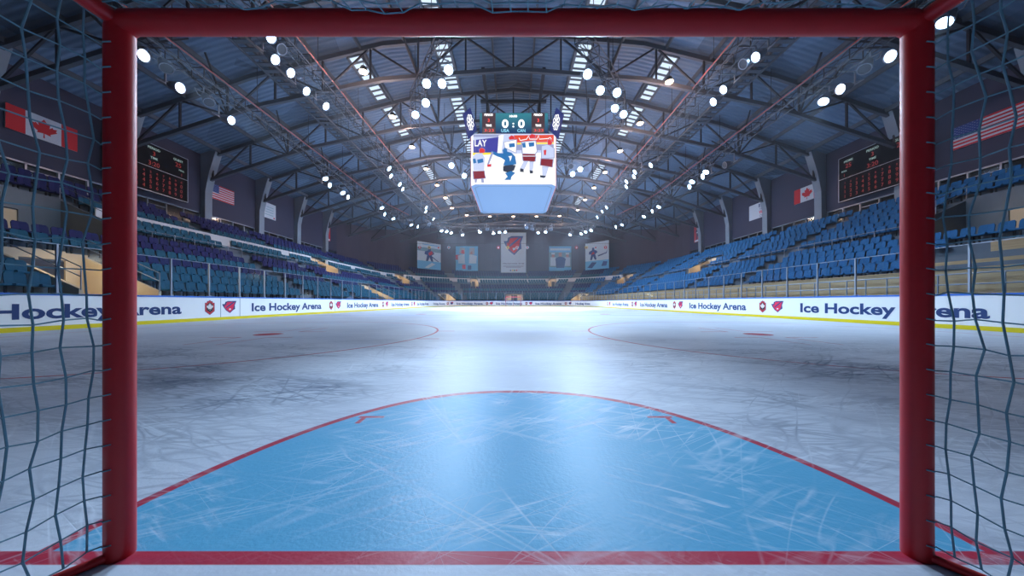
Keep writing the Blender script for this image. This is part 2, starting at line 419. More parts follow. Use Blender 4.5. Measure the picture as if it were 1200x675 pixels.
marks = sorted(set([0.0, BOWL.L]+[p[0] for p in PORTALS]+[p[1] for p in PORTALS]))
mb = MB()
for a, b_ in zip(marks[:-1], marks[1:]):
    mid = (a+b_)/2; hts = [tread(k) for k in range(NR)]; rec = [False]*NR
    for p in PORTALS:
        if p[0] < mid < p[1]:
            for k in range(p[2], p[3]+1): hts[k] = p[4]; rec[k] = True
    prof = []                     # stepped outline, front to back, then down to the ground
    prof.append((0.0, -.05))
    for k in range(NR):
        prof.append((DK*k, hts[k])); prof.append((DK*(k+1), hts[k]))
    prof.append((DK*NR, tread(NR-1)+.0)); prof.append((12.0, tread(NR-1))); prof.append((12.0, -.05))
    q = []                       # drop doubled points
    for p_ in prof:
        if not q or (abs(q[-1][0]-p_[0])+abs(q[-1][1]-p_[1])) > 1e-6: q.append(p_)
    sweep(mb, BOWL, q, a, b_, fine=.8)
terr = mb.build('stand_terrace', M_CONC); tag(terr, kind='structure')

# walls (the side walls follow the same plan as the bowl)
RP = [(-27.2,13.5),(-18,16.6),(-9,18.8),(0,19.6),(9,18.8),(18,16.6),(27.2,13.5)]
BP = [(-26.6,11.4),(-18,14.2),(-9,16.1),(0,16.8),(9,16.1),(18,14.2),(26.6,11.4)]
def prof_z(P, x):
    for (x0,z0),(x1,z1) in zip(P[:-1],P[1:]):
        if x0 <= x <= x1: return z0+(z1-z0)*(x-x0)/(x1-x0)
    return P[0][1]
WO = 12.2
def wall_run(name, t0, t1, zlo, zhi, m, thick=.25):
    mb = MB(); ts = BOWL.ts(t0, t1, fine=1.0); vs = []
    for t in ts:
        for d in (WO, WO+thick):
            x, y, _ = BOWL.p(t, d); zt = zhi if zhi else prof_z(RP, max(-27.2, min(27.2, x)))-.02
            vs += [(x,y,zlo),(x,y,zt)]
    fs = []
    for i in range(len(ts)-1):
        a = i*4; c = a+4
        fs += [(a,c,c+1,a+1),(a+2,a+3,c+3,c+2),(a+1,c+1,c+3,a+3),(a,a+2,c+2,c)]
    fs += [(0,1,3,2),(len(ts)*4-4,len(ts)*4-2,len(ts)*4-1,len(ts)*4-3)]
    mb.add(vs, fs); o = mb.build(name, m); tag(o, kind='structure'); return o
wall_run('wall_left', 0, PA, 8.55, None, M_WALL)
wall_run('wall_right', BOWL.L-PA, BOWL.L, 8.55, None, M_WALL)
wall_run('wall_left_base', 0, PA, 0.0, tread(13)+.05, M_CONC)
wall_run('wall_right_base', BOWL.L-PA, BOWL.L, 0.0, tread(13)+.05, M_CONC)
wall_run('wall_far', PA, BOWL.L-PA, 0.0, None, M_WALLF)
# concourse behind the side windows
for sx, nm in ((-1,'left'),(1,'right')):
    mb = MB(); mb.box((sx*30.6, 25, 8), (.2,46,3.2)); mb.box((sx*28.9,25,9.4),(3.3,46,.15)); mb.box((sx*28.9,25,6.9),(3.3,46,.1))
    tag(mb.build('wall_%s_concourse' % nm, mat('concourse', (.05,.05,.06), .8)), kind='structure')

FR = [-1.6+5.8*i for i in range(0, 13)]     # frames down the hall
FR = [y for y in FR if y > 3]
mb = MB()
for (x0,z0),(x1,z1) in zip(RP[:-1],RP[1:]):
    mb.add([(x0,-4,z0),(x1,-4,z1),(x1,76,z1),(x0,76,z0),(x0,-4,z0+.25),(x1,-4,z1+.25),(x1,76,z1+.25),(x0,76,z0+.25)],
           [(0,1,2,3),(4,7,6,5),(0,4,5,1),(2,6,7,3)])
ceil = mb.build('ceiling', M_ROOF); tag(ceil, kind='structure')
mb = MB()
x = -25.5
while x < 26:
    z = prof_z(RP, x); mb.box((x, 36, z-.16), (.12, 80, .3)); x += 3.0
pur = mb.build('trim_1', M_TRUSS); tag(pur, kind='structure')
# skylight strips: louvred translucent bays, between every other pair of frames
M_SKY = mat('skylight_pane', (.62,.76,.95), .5, emit=SKY_E)
k = 0; SKYN = 0
for sx in (-1, 1):
    for xc, w, bays in ((5.1,1.05,[1,2,3,4,5,6,7,8,9]), (11.2,.95,[1,2,4,5,7,9])):
        for i in bays:
            y0, y1 = FR[i-1]+.5, FR[i]-.5
            SKYN += 1; o = empty('window_%d' % SKYN, (sx*xc, (y0+y1)/2, prof_z(RP, xc)-.1), kind='structure')
            sl = (prof_z(RP, xc+.5)-prof_z(RP, xc-.5))*sx
            m1 = MB(); m2 = MB(); L_ = y1-y0
            m1.add([(-w/2,-L_/2,-sl*w/2),(w/2,-L_/2,sl*w/2),(w/2,L_/2,sl*w/2),(-w/2,L_/2,-sl*w/2),(-w/2,-L_/2,-sl*w/2+.03),(w/2,-L_/2,sl*w/2+.03),(w/2,L_/2,sl*w/2+.03),(-w/2,L_/2,-sl*w/2+.03)],
                   [(0,1,2,3),(4,7,6,5),(0,4,5,1),(1,5,6,2),(2,6,7,3),(3,7,4,0)])
            nb = 8
            for j in range(nb+1): m2.bar((-w/2,-L_/2+L_*j/nb,-sl*w/2-.05),(w/2,-L_/2+L_*j/nb,sl*w/2-.05), .09, .12)
            for e in (-1,1): m2.bar((e*w/2,-L_/2,e*sl*w/2-.06),(e*w/2,L_/2,e*sl*w/2-.06), .12, .22)
            m1.build('pane', M_SKY, o); m2.build('frame', M_TRUSS, o)

# ------------------------------------------------------------------ roof trusses, columns, purlin struts
def truss(y, i):
    o = empty('roof_truss', (0, y, BP[3][1]), label='grey steel roof truss spanning the hall, %s one from the goal end' % nth(i), cat='roof truss', group='trusses under the roof')
    tz = lambda p: (p[0], 0, p[1]-BP[3][1]-.3); bz = lambda p: (p[0], 0, p[1]-BP[3][1])
    a = MB(); b_ = MB(); w = MB()
    for p, q in zip(RP[:-1], RP[1:]): a.bar(tz(p), tz(q), .2, .3)
    for p, q in zip(BP[:-1], BP[1:]): b_.bar(bz(p), bz(q), .2, .26)
    xs = [-26.2+i_*(52.4/16) for i_ in range(17)]
    for j, x in enumerate(xs):
        zt = prof_z(RP, x)-BP[3][1]-.3; zb = prof_z(BP, x)-BP[3][1]
        w.bar((x,0,zb),(x,0,zt), .11)
        if j < 16:
            x2 = xs[j+1]; zt2 = prof_z(RP, x2)-BP[3][1]-.3; zb2 = prof_z(BP, x2)-BP[3][1]
            if (j % 2 == 0): w.bar((x,0,zb),(x2,0,zt2), .1)
            else: w.bar((x,0,zt),(x2,0,zb2), .1)
        if j % 4 == 2:                                  # struts fanning out to the deck along the hall
            for e in (-1, 1): w.bar((x,0,zb),(x+.8,e*2.4,prof_z(RP,x+.8)-BP[3][1]-.25), .09); w.bar((x,0,zb),(x-.8,e*2.4,prof_z(RP,x-.8)-BP[3][1]-.25), .09)
    a.build('top_chord', M_TRUSS, o); b_.build('bottom_chord', M_TRUSS, o); w.build('web', M_DARK, o)
for i, y in enumerate(FR): truss(y, i+1)
ci = 0
for sx, nm in ((-1,'left'),(1,'right')):
    for i, y in enumerate([y for y in FR if y < 49]):
        mb = MB(); x0 = sx*26.98
        pr = [(0,7.1),(0,14.0),(-1.3,13.8),(-.75,12.0),(-.42,10.4),(-.38,7.1)]
        mb.prism(pr, lambda u,v: (x0+sx*u, y-.32, v), lambda u,v: (x0+sx*u, y+.32, v))
        ci += 1; tag(mb.build('column', M_COLM), kind='structure')
# window bands between the columns over the last row
wi = SKYN
ys = [2.0]+[y for y in FR if y < 49]
for sx, nm in ((-1,'left'),(1,'right')):
    for a, b_ in zip(ys[:-1], ys[1:]):
        wi += 1; o = empty('window_%d' % wi, (sx*27.1, (a+b_)/2, 7.1), kind='structure'); h = 1.45; L_ = b_-a-.7
        f = MB(); f.box((0,0,.04),(.12,L_,.08)); f.box((0,0,h-.04),(.12,L_,.08))
        nb = 4
        for j in range(nb+1): f.box((0,-L_/2+L_*j/nb,h/2),(.12,.08,h))
        f.box((0,-L_*.125,h*.72),(.1,L_*.25,.05))
        f.build('window_frame', M_STEEL if random.random() < .5 else M_COLM, o)
        g = MB(); g.box((0,0,h/2),(.02,L_,h-.1)); g.build('pane', M_GLASS, o)
# fluorescent lamps seen through the windows
for sx, nm in ((-1,'left'),(1,'right')):
    for j, y in enumerate((17.8, 19.4, 24.6, 30.2, 36.0)):
        o = empty('ceiling_lamp', (sx*28.6, y, 9.3), label='small lit ceiling lamp behind the windows over the %s stand, %s from the goal end' % (nm, nth(j+1)), cat='lamp', group='lamps behind the concourse windows')
        a = MB(); a.box((0,0,-.05),(.3,.9,.1)); a.build('housing', M_WHITE, o)
        a = MB(); a.box((0,0,-.115),(.22,.8,.03)); a.build('tube', em('tube_lit', (.75,.95,.9), 3.0), o)

# ------------------------------------------------------------------ the near goal
def goal(gy, sgn, cx, label, grp=None, detail=True):
    """sgn = -1: the net lies towards smaller y"""
    o = empty('hockey_goal', (cx, gy, 0), 0 if sgn < 0 else pi, label=label, cat='hockey goal', group=grp)
    HW, H, r = 1.243, 1.662, .034
    n = 20 if detail else 8
    for s in (-1, 1):
        m = MB(); m.tube([(s*HW,0,0),(s*HW,0,H-.05)], r, n); 
        m.tube([(s*HW,0,H-.06),(s*HW,0,H-.03),(s*(HW-.006),0,H-.012),(s*(HW-.03),0,H),(s*(HW-.06),0,H)], r, n)
        m.build('post', M_RED, o, smooth=True)
        m = MB(); m.tube([(s*HW,-.01,H),(s*(HW+.012),-.5,H-.005),(s*(HW+.0),-.95,H-.02),(s*(HW-.12),-1.1,H-.04),(s*(HW-.4),-1.16,H-.05)], r*.72, max(8,n//2)); m.build('top_side_bar', M_RED, o, smooth=True)
        m = MB(); m.tube([(s*HW,-.01,.013),(s*(HW+.06),-.10,.013),(s*(HW+.12),-.35,.013),(s*(HW+.10),-1.0,.013),(s*(HW-.1),-1.3,.013),(s*(HW-.4),-1.4,.013)], r*.38, max(8,n//2)); m.build('base_side_bar', M_RED, o, smooth=True)
    m = MB(); m.tube([(-HW+.03,0,H),(HW-.03,0,H)], r, n); m.build('crossbar', M_RED, o, smooth=True)
    m = MB(); m.tube([(-HW+.4,-1.4,.013),(HW-.4,-1.4,.013)], r*.38, max(8,n//2)); m.tube([(-HW+.4,-1.16,H-.05),(HW-.4,-1.16,H-.05)], r*.72, max(8,n//2)); m.tube([(0,-1.16,H-.05),(0,-1.4,.03)], r*.7, 8); m.build('back_bar', M_RED, o, smooth=True)
    rnd = random.Random(5)
    cw = .0021 if detail else .012; cn = 5 if detail else 3
    pv = .052 if detail else .3; ph = .076 if detail else .3
    for s in (-1, 1):
        m = MB(); nv = int(1.2/pv); nh = int(1.6/ph); g = {}
        for i in range(nv+1):
            for j in range(nh+1):
                y = -.005-i*pv; z = .05+j*ph
                dy = .011*sin(j*.75+i*.5+s)+.007*sin(j*2.1+i*1.7)+rnd.uniform(-.005,.005) if i > 0 else 0
                bulge = .02+.03*sin(pi*min(1, i/nv))*(.6+.4*sin(j*.4+i*.3))
                if i == 0: bulge = 0.02
                if i == 0: y = -.030
                g[i,j] = (s*(HW+bulge), y-dy*.8, z+(rnd.uniform(-.006,.006) if i else 0)+.004*sin(i*1.3))
        for i in range(nv+1): 
            if i > 0: m.tube([g[i,j] for j in range(nh+1)]+[(s*(HW+.01),g[i,nh][1],H)], cw*1.25, cn)
        for j in range(nh+1): m.tube([(s*(HW-.013), -r*.98, g[0,j][2]+.006),(s*(HW+.006), -r*1.08, g[0,j][2]+.002)]+[g[i,j] for i in range(nv+1)], cw, cn)
        m.build('side_net', M_NET, o)
    m = MB(); nx = int(2.48/pv); ny = int(1.1/pv) if detail else 3; g = {}
    for i in range(nx+1):
        for j in range(ny+1):
            x = -HW+.01+i*(2*HW-.02)/nx; y = -.005-j*1.1/ny
            mid = 1-(x/HW)**2
            sag = (.045*min(1,j/1.6)+.03*min(1,j/6))*(.35+.75*max(0,mid)**1.5)+(.010*sin(i*.9)+.008*sin(i*2.3+1))*(j > 0)
            z = H+(.036 if j == 0 else .028)-sag
            g[i,j] = (x+(rnd.uniform(-.006,.006) if j else 0), y-(.01*sin(i*.7) if j else 0), z)
    if not detail:
        for k_ in g: g[k_] = (g[k_][0], g[k_][1], H)
    for i in range(nx+1): m.tube([g[i,j] for j in range(ny+1)], cw, cn)
    for j in range(ny+1): m.tube([g[i,j] for i in range(nx+1)], cw, cn)
    m.build('top_net', M_NET, o)
    m = MB()
    nz = int(1.6/ph)
    for i in range(nx//2+1):
        x = -HW+.02+i*2*(2*HW-.04)/nx; m.tube([(x,-1.39 if abs(x)<HW-.3 else -1.15,.05),(x,-1.12,H-.05)], cw, cn)
    for j in range(0, nz+1): m.tube([(-HW, -1.39+j/nz*.25, .05+j*ph),(HW, -1.39+j/nz*.25, .05+j*ph)], cw, cn)
    m.build('back_net', M_NET, o)
    return o
goal(.98, -1, GX, 'large red hockey goal frame with slack grey net framing the whole view', detail=True)
goal(FG, 1, 0.0, 'small distant red hockey goal in front of the far boards', detail=False)

# ------------------------------------------------------------------ boards with lettering
def boards(name, t0, t1, label, texts, letter_h=.405, letter_w=5.66):
    o = empty(name, (*RINK.p((t0+t1)/2)[:2], 0), label=label, cat='rink boards', group='boards round the rink')
    ox, oy = o.location.x, o.location.y
    def B(mb, nm, m):
        for i, v in enumerate(mb.v): mb.v[i] = (v[0]-ox, v[1]-oy, v[2])
        return mb.build(nm, m, o, fix=True)
    m = MB(); sweep(m, RINK, [(0,.12),(0,.98),(.16,.98),(.16,0.01),(.03,.01)], t0, t1); B(m, 'board_panel', M_BOARD)
    m = MB(); sweep(m, RINK, [(-.02,.978),(-.02,1.033),(.18,1.033),(.18,.978)], t0, t1); B(m, 'top_cap', M_CAPB)
    m = MB(); sweep(m, RINK, [(-.012,0.0),(-.012,.125),(.02,.125),(.02,0.0)], t0, t1); B(m, 'kick_plate', M_KICK)
    def fn(tc, w=0): return lambda u, v: (*RINK.p(tc+u, -.006-w)[:2], v)
    if True:
        for (ts, lw, lh, st) in texts:
            m = MB(); text(m, st, fn(ts), 0, .345, width=lw, height=lh, bold=.03); B(m, 'lettering', M_INK)
    return o, fn, B
per = 8.96
M_EMB = [mat('emblem_red', (.55,.02,.03), .5), mat('emblem_black', (.02,.01,.015), .5), mat('emblem_white', (.8,.75,.72), .5), mat('emblem_crimson', (.78,.01,.07), .5), M_INK]
def emblems(B, fn, hexes, wings, s=.30, asp=1.0):
    for t_ in hexes:
        m = MB()
        for lay, (poly, k, mi) in enumerate(((CREST,1.0,4),(CREST,.94,0),(CREST,.66,1),(LEAF,.5,2))):
            ngon(m, poly, (lambda lay, k: (lambda u, v: (*RINK.p(t_+u*s*k*asp, -.003-.002*lay)[:2], .56+v*s*1.08*k-(.0 if lay<3 else -.02))))(lay, k), mi)
        B(m, 'crest_emblem', M_EMB)
    for t_ in wings:
        m = MB()
        for lay, (poly, mi) in enumerate(((WING,4),(WING_R,3),(WING_S,4),(WING_E,2))):
            ngon(m, poly, (lambda lay: (lambda u, v: (*RINK.p(t_+u*s*1.15*asp, -.003-.002*lay)[:2], .57+v*s*.95)))(lay), mi)
        B(m, 'wing_emblem', M_EMB)
IHA = 'Ice Hockey Arena'
RL = RINK.left_t; RR = RINK.right_t
tl, tr = RL(50.4), RR(50.4)
tx = [(RL(15.6+per*k), 5.66, .405, IHA) for k in range(-1, 4)]
o, fn, B = boards('dasher_boards', 0, tl, 'white advertising boards with yellow kick plate along the left stand', tx)
emblems(B, fn, [RL(15.6-2.15+per*k) for k in range(0,4)], [RL(15.6-1.22+per*k) for k in range(0,4)])
m = MB()
for y in (13.95, 14.93, 22.9, 31.8, 7.2): x_, y_, _ = RINK.p(RL(y), -.004); m.box((x_, y_, .52), (.006,.018,.9))
B(m, 'panel_seam', M_SEAM)
tx = [(RR(14.22+per*k), 5.66, .405, IHA) for k in range(0, 4)]
o, fn, B = boards('dasher_boards', tr, RINK.L, 'white advertising boards with yellow kick plate along the right stand', tx)
emblems(B, fn, [RR(14.22+2.15+per*k) for k in range(0,4)], [RR(14.22+1.24+per*k) for k in range(0,4)])
mt = RINK.L/2
tx = [(mt+d, 4.55, .36, IHA) for d in (-9.9, -3.0, 3.9)]+[(mt-15.1, 3.1, .36, 'Hockey Arena'), (mt+10.9, 3.1, .36, 'Hockey Arena')]
o, fn, B = boards('dasher_boards', tl, tr, 'white advertising boards curving behind the far goal', tx)
emblems(B, fn, [mt+d for d in (-11.5,-4.6,2.3,9.2)], [mt+d for d in (-10.75,-3.85,3.05,9.95)], s=.27)

# glass above the boards with steel posts
def shield(t0, t1, step, label, off=0.0):
    o = empty('glass_shield', (*RINK.p((t0+t1)/2, .1)[:2], 1.03), label=label, cat='rink glass', group='glass on top of the boards')
    ox, oy = o.location.x, o.location.y
    n = max(1, int(round((t1-t0)/step)))
    pm = None
    pts = [RINK.p(t0+(t1-t0)*i/n, .08) for i in range(n+1)]
    top = 1.42
    for i, (x, y, a) in enumerate(pts):
        if i == n and abs(t1-RINK.L) > .01 : pass
        if pm is None:
            mb = MB(); mb.box((0,0,top/2),(.045,.05,top)); mb.box((0,0,.02),(.1,.1,.04)); ob = mb.build('post', M_STEEL, o); pm = ob.data
        else: ob = link('post', pm, o)
        ob.location = (x-ox, y-oy, 0); ob.rotation_euler = (0,0,a)
    for (x0,y0,_),(x1,y1,_) in zip(pts[:-1],pts[1:]):
        m = MB(); m.bar((x0-ox,y0-oy,top/2),(x1-ox,y1-oy,top/2), .012, top-.02); m.build('pane', M_GLASS, o)
    m = MB()
    for (x0,y0,_),(x1,y1,_) in zip(pts[:-1],pts[1:]): m.bar((x0-ox,y0-oy,top),(x1-ox,y1-oy,top), .03, .02)
    m.build('top_rail', M_STEEL, o)
shield(RL(4.5), RL(48.0), 1.5, 'tall clear panes on steel posts above the left boards')
shield(RL(48.0), RR(48.0), 1.5, 'clear panes on steel posts above the far boards')
shield(RR(48.0), RR(4.5), 1.5, 'tall clear panes on steel posts above the right boards')

# ------------------------------------------------------------------ tan wooden front of the right stand, railings
mb = MB(); sweep(mb, BOWL, [(-.3,0.0),(-.3,1.86),(-.08,1.86),(-.08,0.0)], arcR(38.5), BOWL.L, fine=.8)
sweep(mb, BOWL, [(-.34,1.84),(-.34,1.89),(-.03,1.89),(-.03,1.84)], arcR(38.5), BOWL.L, fine=.8)
tag(mb.build('wood_barrier', M_WOOD), 'long tan wooden barrier wall along the front of the right stand', 'barrier')
mb = MB(); mb.box((17.35, 11.9, 2.18), (.12,2.6,.42)); mb.box((17.8,11.9,2.36),(1.0,2.6,.06))
tag(mb.build('wood_box', M_WOOD), 'low tan wooden box front behind the right barrier, lower of the two', 'box front')
mb = MB(); mb.box((18.3, 10.2, 2.85), (.12,3.6,.55)); mb.box((18.7,10.2,3.1),(.9,3.6,.06)); mb.box((18.7,8.4,2.6),(.9,.1,.9))
tag(mb.build('wood_box', M_WOOD), 'tan wooden box front behind the right barrier, upper of the two', 'box front')

def railing(name, path, d, zb, h, t0, t1, step, label, rails=(1.0,), r=.02, m=M_STEEL, grp='railings in the stands', cat='railing'):
    o = empty(name, (*path.p((t0+t1)/2, d)[:2], zb), label=label, cat=cat, group=grp); ox, oy = o.location.x, o.location.y
    n = max(1, int(round((t1-t0)/step))); rnd_t = [t0+(t1-t0)*i/n for i in range(n+1)]
    pm = None; extra = MB(); n_own = 0
    for i, t in enumerate(rnd_t):
        x, y, a = path.p(t, d)
        if n_own < 90:
            if pm is None:
                mb = MB(); mb.tube([(0,0,0),(0,0,h)], r, 6); ob = mb.build('post', m, o); pm = ob.data
            else: ob = link('post', pm, o)
            ob.location = (x-ox, y-oy, 0); n_own += 1
        else: extra.tube([(x-ox,y-oy,0),(x-ox,y-oy,h)], r, 6)
    if extra.v: tag(extra.build('distant_posts', m, o), kind='stuff')
    mb = MB(); ts = path.ts(t0, t1, fine=.7)
    for q in rails:
        mb.tube([(path.p(t,d)[0]-ox, path.p(t,d)[1]-oy, h*q) for t in ts], r*1.1, 6)
    mb.build('rail', m, o); return o
railing('barrier_rail', BOWL, -.75, 0.02, 1.66, PR(26), PR(4), .72, 'steel rail with short posts between the right boards and the wooden barrier', rails=(1.0,.8), r=.022)
railing('barrier_rail', BOWL, -.75, 0.02, 1.66, arcR(30), PR(26.5), 1.2, 'farther stretch of steel rail before the wooden barrier, beyond the near stretch', rails=(1.0,.8), r=.02)
for (a, b_, nm) in ((PL(4), PL(12.1), 'left stand, nearest the goal'), (PL(16.5), PL(34.1), 'left stand, between its two high portals'), (PL(36.7), arcL(20.8), 'left stand, beyond the half way portal'),
                    (arcL(27.2), arcL(70.8), 'far left corner'), (arcL(75.7), arcR(75.7), 'far stand, behind the goal'), (arcR(70.8), arcR(27.2), 'far right corner'),
                    (arcR(20.8), PR(36.7), 'right stand, beyond the half way portal'), (PR(34.1), PR(16.5), 'right stand, between its two high portals'), (PR(12.1), PR(4), 'right stand, nearest the goal')):
    railing('aisle_railing', BOWL, 7*DK-.08, tread(6), 1.15, a, b_, 1.15, 'thin steel railing on the cross aisle of the ' + nm, rails=(1.0,), r=.022)
# white kerb bar within the upper tier
for (a, b_, nm) in ((PL(4), PL(12.1), 'left stand, nearest the goal'), (PL(16.5), PL(34.1), 'left stand, between the high portals'), (PL(36.7), arcL(20.8), 'left stand, beyond the half way portal'),
                    (arcL(27.2), arcL(70.8), 'far left corner'), (arcL(75.7), arcR(75.7), 'stand behind the far goal'), (arcR(70.8), arcR(27.2), 'far right corner')):
    mb = MB(); z = tread(9); sweep(mb, BOWL, [(9*DK-.07,z-.2),(9*DK-.07,z+.56),(9*DK-.01,z+.56),(9*DK-.01,z-.2)], a, b_, fine=.8)
    tag(mb.build('parapet', M_WHITE), 'low white parapet in the upper tier, ' + nm, 'parapet', 'low white parapets in the stands')

# ------------------------------------------------------------------ portals
mi_ = 0
for (t0, t1, k0, k1, fz, where) in PORTALS:
    tm = (t0+t1)/2; d0, d1 = k0*DK, (k1+1)*DK
    x, y, a = BOWL.p(tm, d0); o = empty('stair_portal', (x, y, fz), a-pi/2, label='warmly lit beige stair portal, ' + where, cat='stair portal', group='lit portals in the stands')
    # local frame: -x outward (left stand), y along travel
    w = t1-t0
    if BOWL.a < tm < BOWL.a+BOWL.q or BOWL.L-BOWL.a-BOWL.q < tm < BOWL.L-BOWL.a: w *= (BOWL.r+(d0+d1)/2)/BOWL.r
    D = d1-d0; hb = tread(min(k1+1, NR-1))-fz+.05
    sl = tread(k1)-tread(k0)
    def side(mb, yy, th):
        # sloping cheek wall that follows the rows
        pr = [(0,0),(0,tread(k0)-fz+.35),(-D,tread(k1)-fz+.45),(-D,0)]
        mb.prism(pr, lambda u,v: (u,yy,v), lambda u,v: (u,yy+th,v))
    nearup = (k0 == 7 and k1 == 10); MW = M_CONC if nearup else M_BEIGE
    m = MB(); side(m, -w/2+.0, .1); m.build('cheek_wall', MW, o)
    m = MB(); side(m, w/2-.1, .1); m.build('cheek_wall', MW, o)
    m = MB(); dw = min(.6, w*.25); dh = min(hb-.1, 2.1)
    m.box((-D+.06, -(w/2+dw)/2, hb/2), (.1, w/2-dw, hb)); m.box((-D+.06, (w/2+dw)/2, hb/2), (.1, w/2-dw, hb)); m.box((-D+.06,0,(hb+dh)/2+.05),(.1,2*dw,max(.05,hb-dh)))
    m.box((-D+.03,0,dh/2),(.03,2*dw,dh), mi=1); m.build('back_wall', [MW, M_BEIGE if nearup else M_DARK], o)
    for e in (-1,1):
        m = MB()
        for q in (.55, 1.0): m.tube([(0,e*(w/2-.05),tread(k0)-fz+.35+q*.75),(-D,e*(w/2-.05),tread(k1)-fz+.45+q*.75)], .018, 6)
        for q in (0,.5,1): m.tube([(-D*q,e*(w/2-.05),tread(k0)-fz+.3+q*sl),(-D*q,e*(w/2-.05),tread(k0)-fz+1.1+q*sl)], .018, 6)
        m.build('handrail', M_STEEL, o)
    m = MB()
    for j in range(4): m.box((-D*.55-j*.22,0,.09+j*.16),(.24,w-.25,.18+j*.0)); 
    m.build('steps', M_CONC, o)
    ld = bpy.data.lights.new('portal_lamp', 'AREA'); ld.energy = PORTAL_W*(.6 if w < 2.3 else 1)*(1 if k0 == 0 else .7); ld.color = (1,.80,.52); ld.size = .8
    lo = bpy.data.objects.new('portal_lamp', ld); COL.objects.link(lo); lo.parent = o; lo.location = (-D*.45, -w*.2, hb-.1)
    if nearup: ld.energy *= .35
    lo.rotation_euler = (radians(35), radians(0), 0)

# ------------------------------------------------------------------ seats
def seat_parts():
    """folding stadium seat; faces -y, base at the tread behind the riser; returns (pan, back, bracket) MBs"""
    pan = MB(); n = 4; vs = []
    prof = [(-.20,.42),(-.17,.45),(.0,.425),(.17,.43),(.2,.46)]
    for i, (yy, zz) in enumerate(prof):
        for xx, dz in ((-.225,.02),(0,-.012),(.225,.02)): vs.append((xx,yy,zz+dz))
        for xx, dz in ((-.225,-.03),(0,-.05),(.225,-.03)): vs.append((xx,yy,zz+dz))
    fs = []
    for i in range(4):
        a = i*6; b = a+6
        fs += [(a,a+1,b+1,b),(a+1,a+2,b+2,b+1),(a+3,b+3,b+4,a+4),(a+4,b+4,b+5,a+5),(a,b,b+3,a+3),(a+2,a+5,b+5,b+2)]
    fs += [(0,3,4,1),(1,4,5,2),(24,25,28,27),(25,26,29,28)]
    pan.add(vs, fs)
    back = MB(); vs = []
    for (zz, yy, hw) in ((.44,.2,.215),(.6,.225,.225),(.76,.25,.22),(.83,.262,.17)):
        for xx, dy in ((-hw,-.03),(0,.015),(hw,-.03)): vs.append((xx,yy+dy,zz))
        for xx, dy in ((-hw,.0),(0,.04),(hw,.0)): vs.append((xx,yy+dy,zz))
    fs = []
    for i in range(3):
        a = i*6; b = a+6
        fs += [(a,a+1,b+1,b),(a+1,a+2,b+2,b+1),(a+3,b+3,b+4,a+4),(a+4,b+4,b+5,a+5),(a,b,b+3,a+3),(a+2,a+5,b+5,b+2)]
    fs += [(0,3,4,1),(1,4,5,2),(18,19,22,21),(19,20,23,22)]
    back.add(vs, fs)
    br = MB(); br.box((-.19,.2,.22),(.035,.06,.44)); br.box((.19,.2,.22),(.035,.06,.44)); br.box((0,.2,.4),(.4,.05,.04))
    return pan, back, br
pan, back, br = seat_parts()
protos = {}
def seat_proto(m):
    o = empty('stadium_seat')
    a = pan.build('seat', m, o); b_ = back.build('backrest', m, o); c = br.build('bracket', M_BLK, o)
    return o
# list every seat of the bowl
LCOL = ['t','t','t','n','t','n','n','t','t','t','t','n','n','n']
seats = []; PITCH = .53
for k in range(NR):
    d = DK*k+.42; z = tread(k); ds = []
    t = .3
    while t < BOWL.L-.3:
        curved = (BOWL.a < t < BOWL.a+BOWL.q) or (BOWL.L-BOWL.a-BOWL.q < t < BOWL.L-BOWL.a)
        seats.append([k, t, d, z]); t += PITCH/((BOWL.r+d)/BOWL.r if curved else 1)
AISLES = [(PL(y)-.55, PL(y)+.55) for y in (7.2, 23.5, 30, 43)]+[(PR(y)-.55, PR(y)+.55) for y in (7.2, 23.5, 30, 43)]+[(arcL(a_)-.5, arcL(a_)+.5) for a_ in (12, 36, 60)]+[(arcR(a_)-.5, arcR(a_)+.5) for a_ in (12, 36, 60)]
keep = []
for k, t, d, z in seats:
    right = t > midT
    if right and t > arcR(50) and k < 2: continue
    if any(a-.35 < t < b_+.35 and k0-(1 if k0 > 0 else 0) <= k <= k1 for (a, b_, k0, k1, _, _) in PORTALS): continue
    if any(a < t < b_ for a, b_ in AISLES): continue
    if right and t > PR(13.6) and k in (2,3,4): continue
    x, y, ang = BOWL.p(t, d)
    u = CX+F*x/y; v = HZ-F*(z+.6-EYE)/y
    vis = 0
    if -12 < u < 1212 and not (118 < u < 150) and not (1066 < u < 1098): vis = 1
    if k == NR-1 and False: vis = 0
    keep.append((k, t, d, z, x, y, ang, vis, hypot(x, y), right))
near = sorted([s for s in keep if s[7] and s[5] > 4], key=lambda s: s[8])[:298]
nearset = set((s[0], s[1]) for s in near)
proto = {'t': seat_proto(M_TEAL), 'n': seat_proto(M_NAVY), 'b': seat_proto(M_BLUE)}
used = set(); rowcount = {}
CN = {'t':'teal','n':'navy blue','b':'bright blue'}
for s in sorted(near, key=lambda s: (s[9], s[0], s[5])):
    k, t, d, z, x, y, ang, vis, dist_, right = s
    c = 'b' if right else LCOL[k]
    if c in used: o = copy_tree(proto[c])
    else: o = proto[c]; used.add(c)
    o.location = (x, y, z); o.rotation_euler = (0, 0, ang)
    key = (right, k); rowcount[key] = rowcount.get(key, 0)+1
    row = nth(k+1)
    tag(o, '%s folding seat, %s stand, %s row up, %s from the goal end' % (CN[c], 'right' if right else 'left', row, nth(rowcount[key])), 'seat', 'folding seats in the stands')
for c in ('t','n','b'):
    if c not in used:
        for ch in list(proto[c].children): bpy.data.objects.remove(ch)
        bpy.data.objects.remove(proto[c])
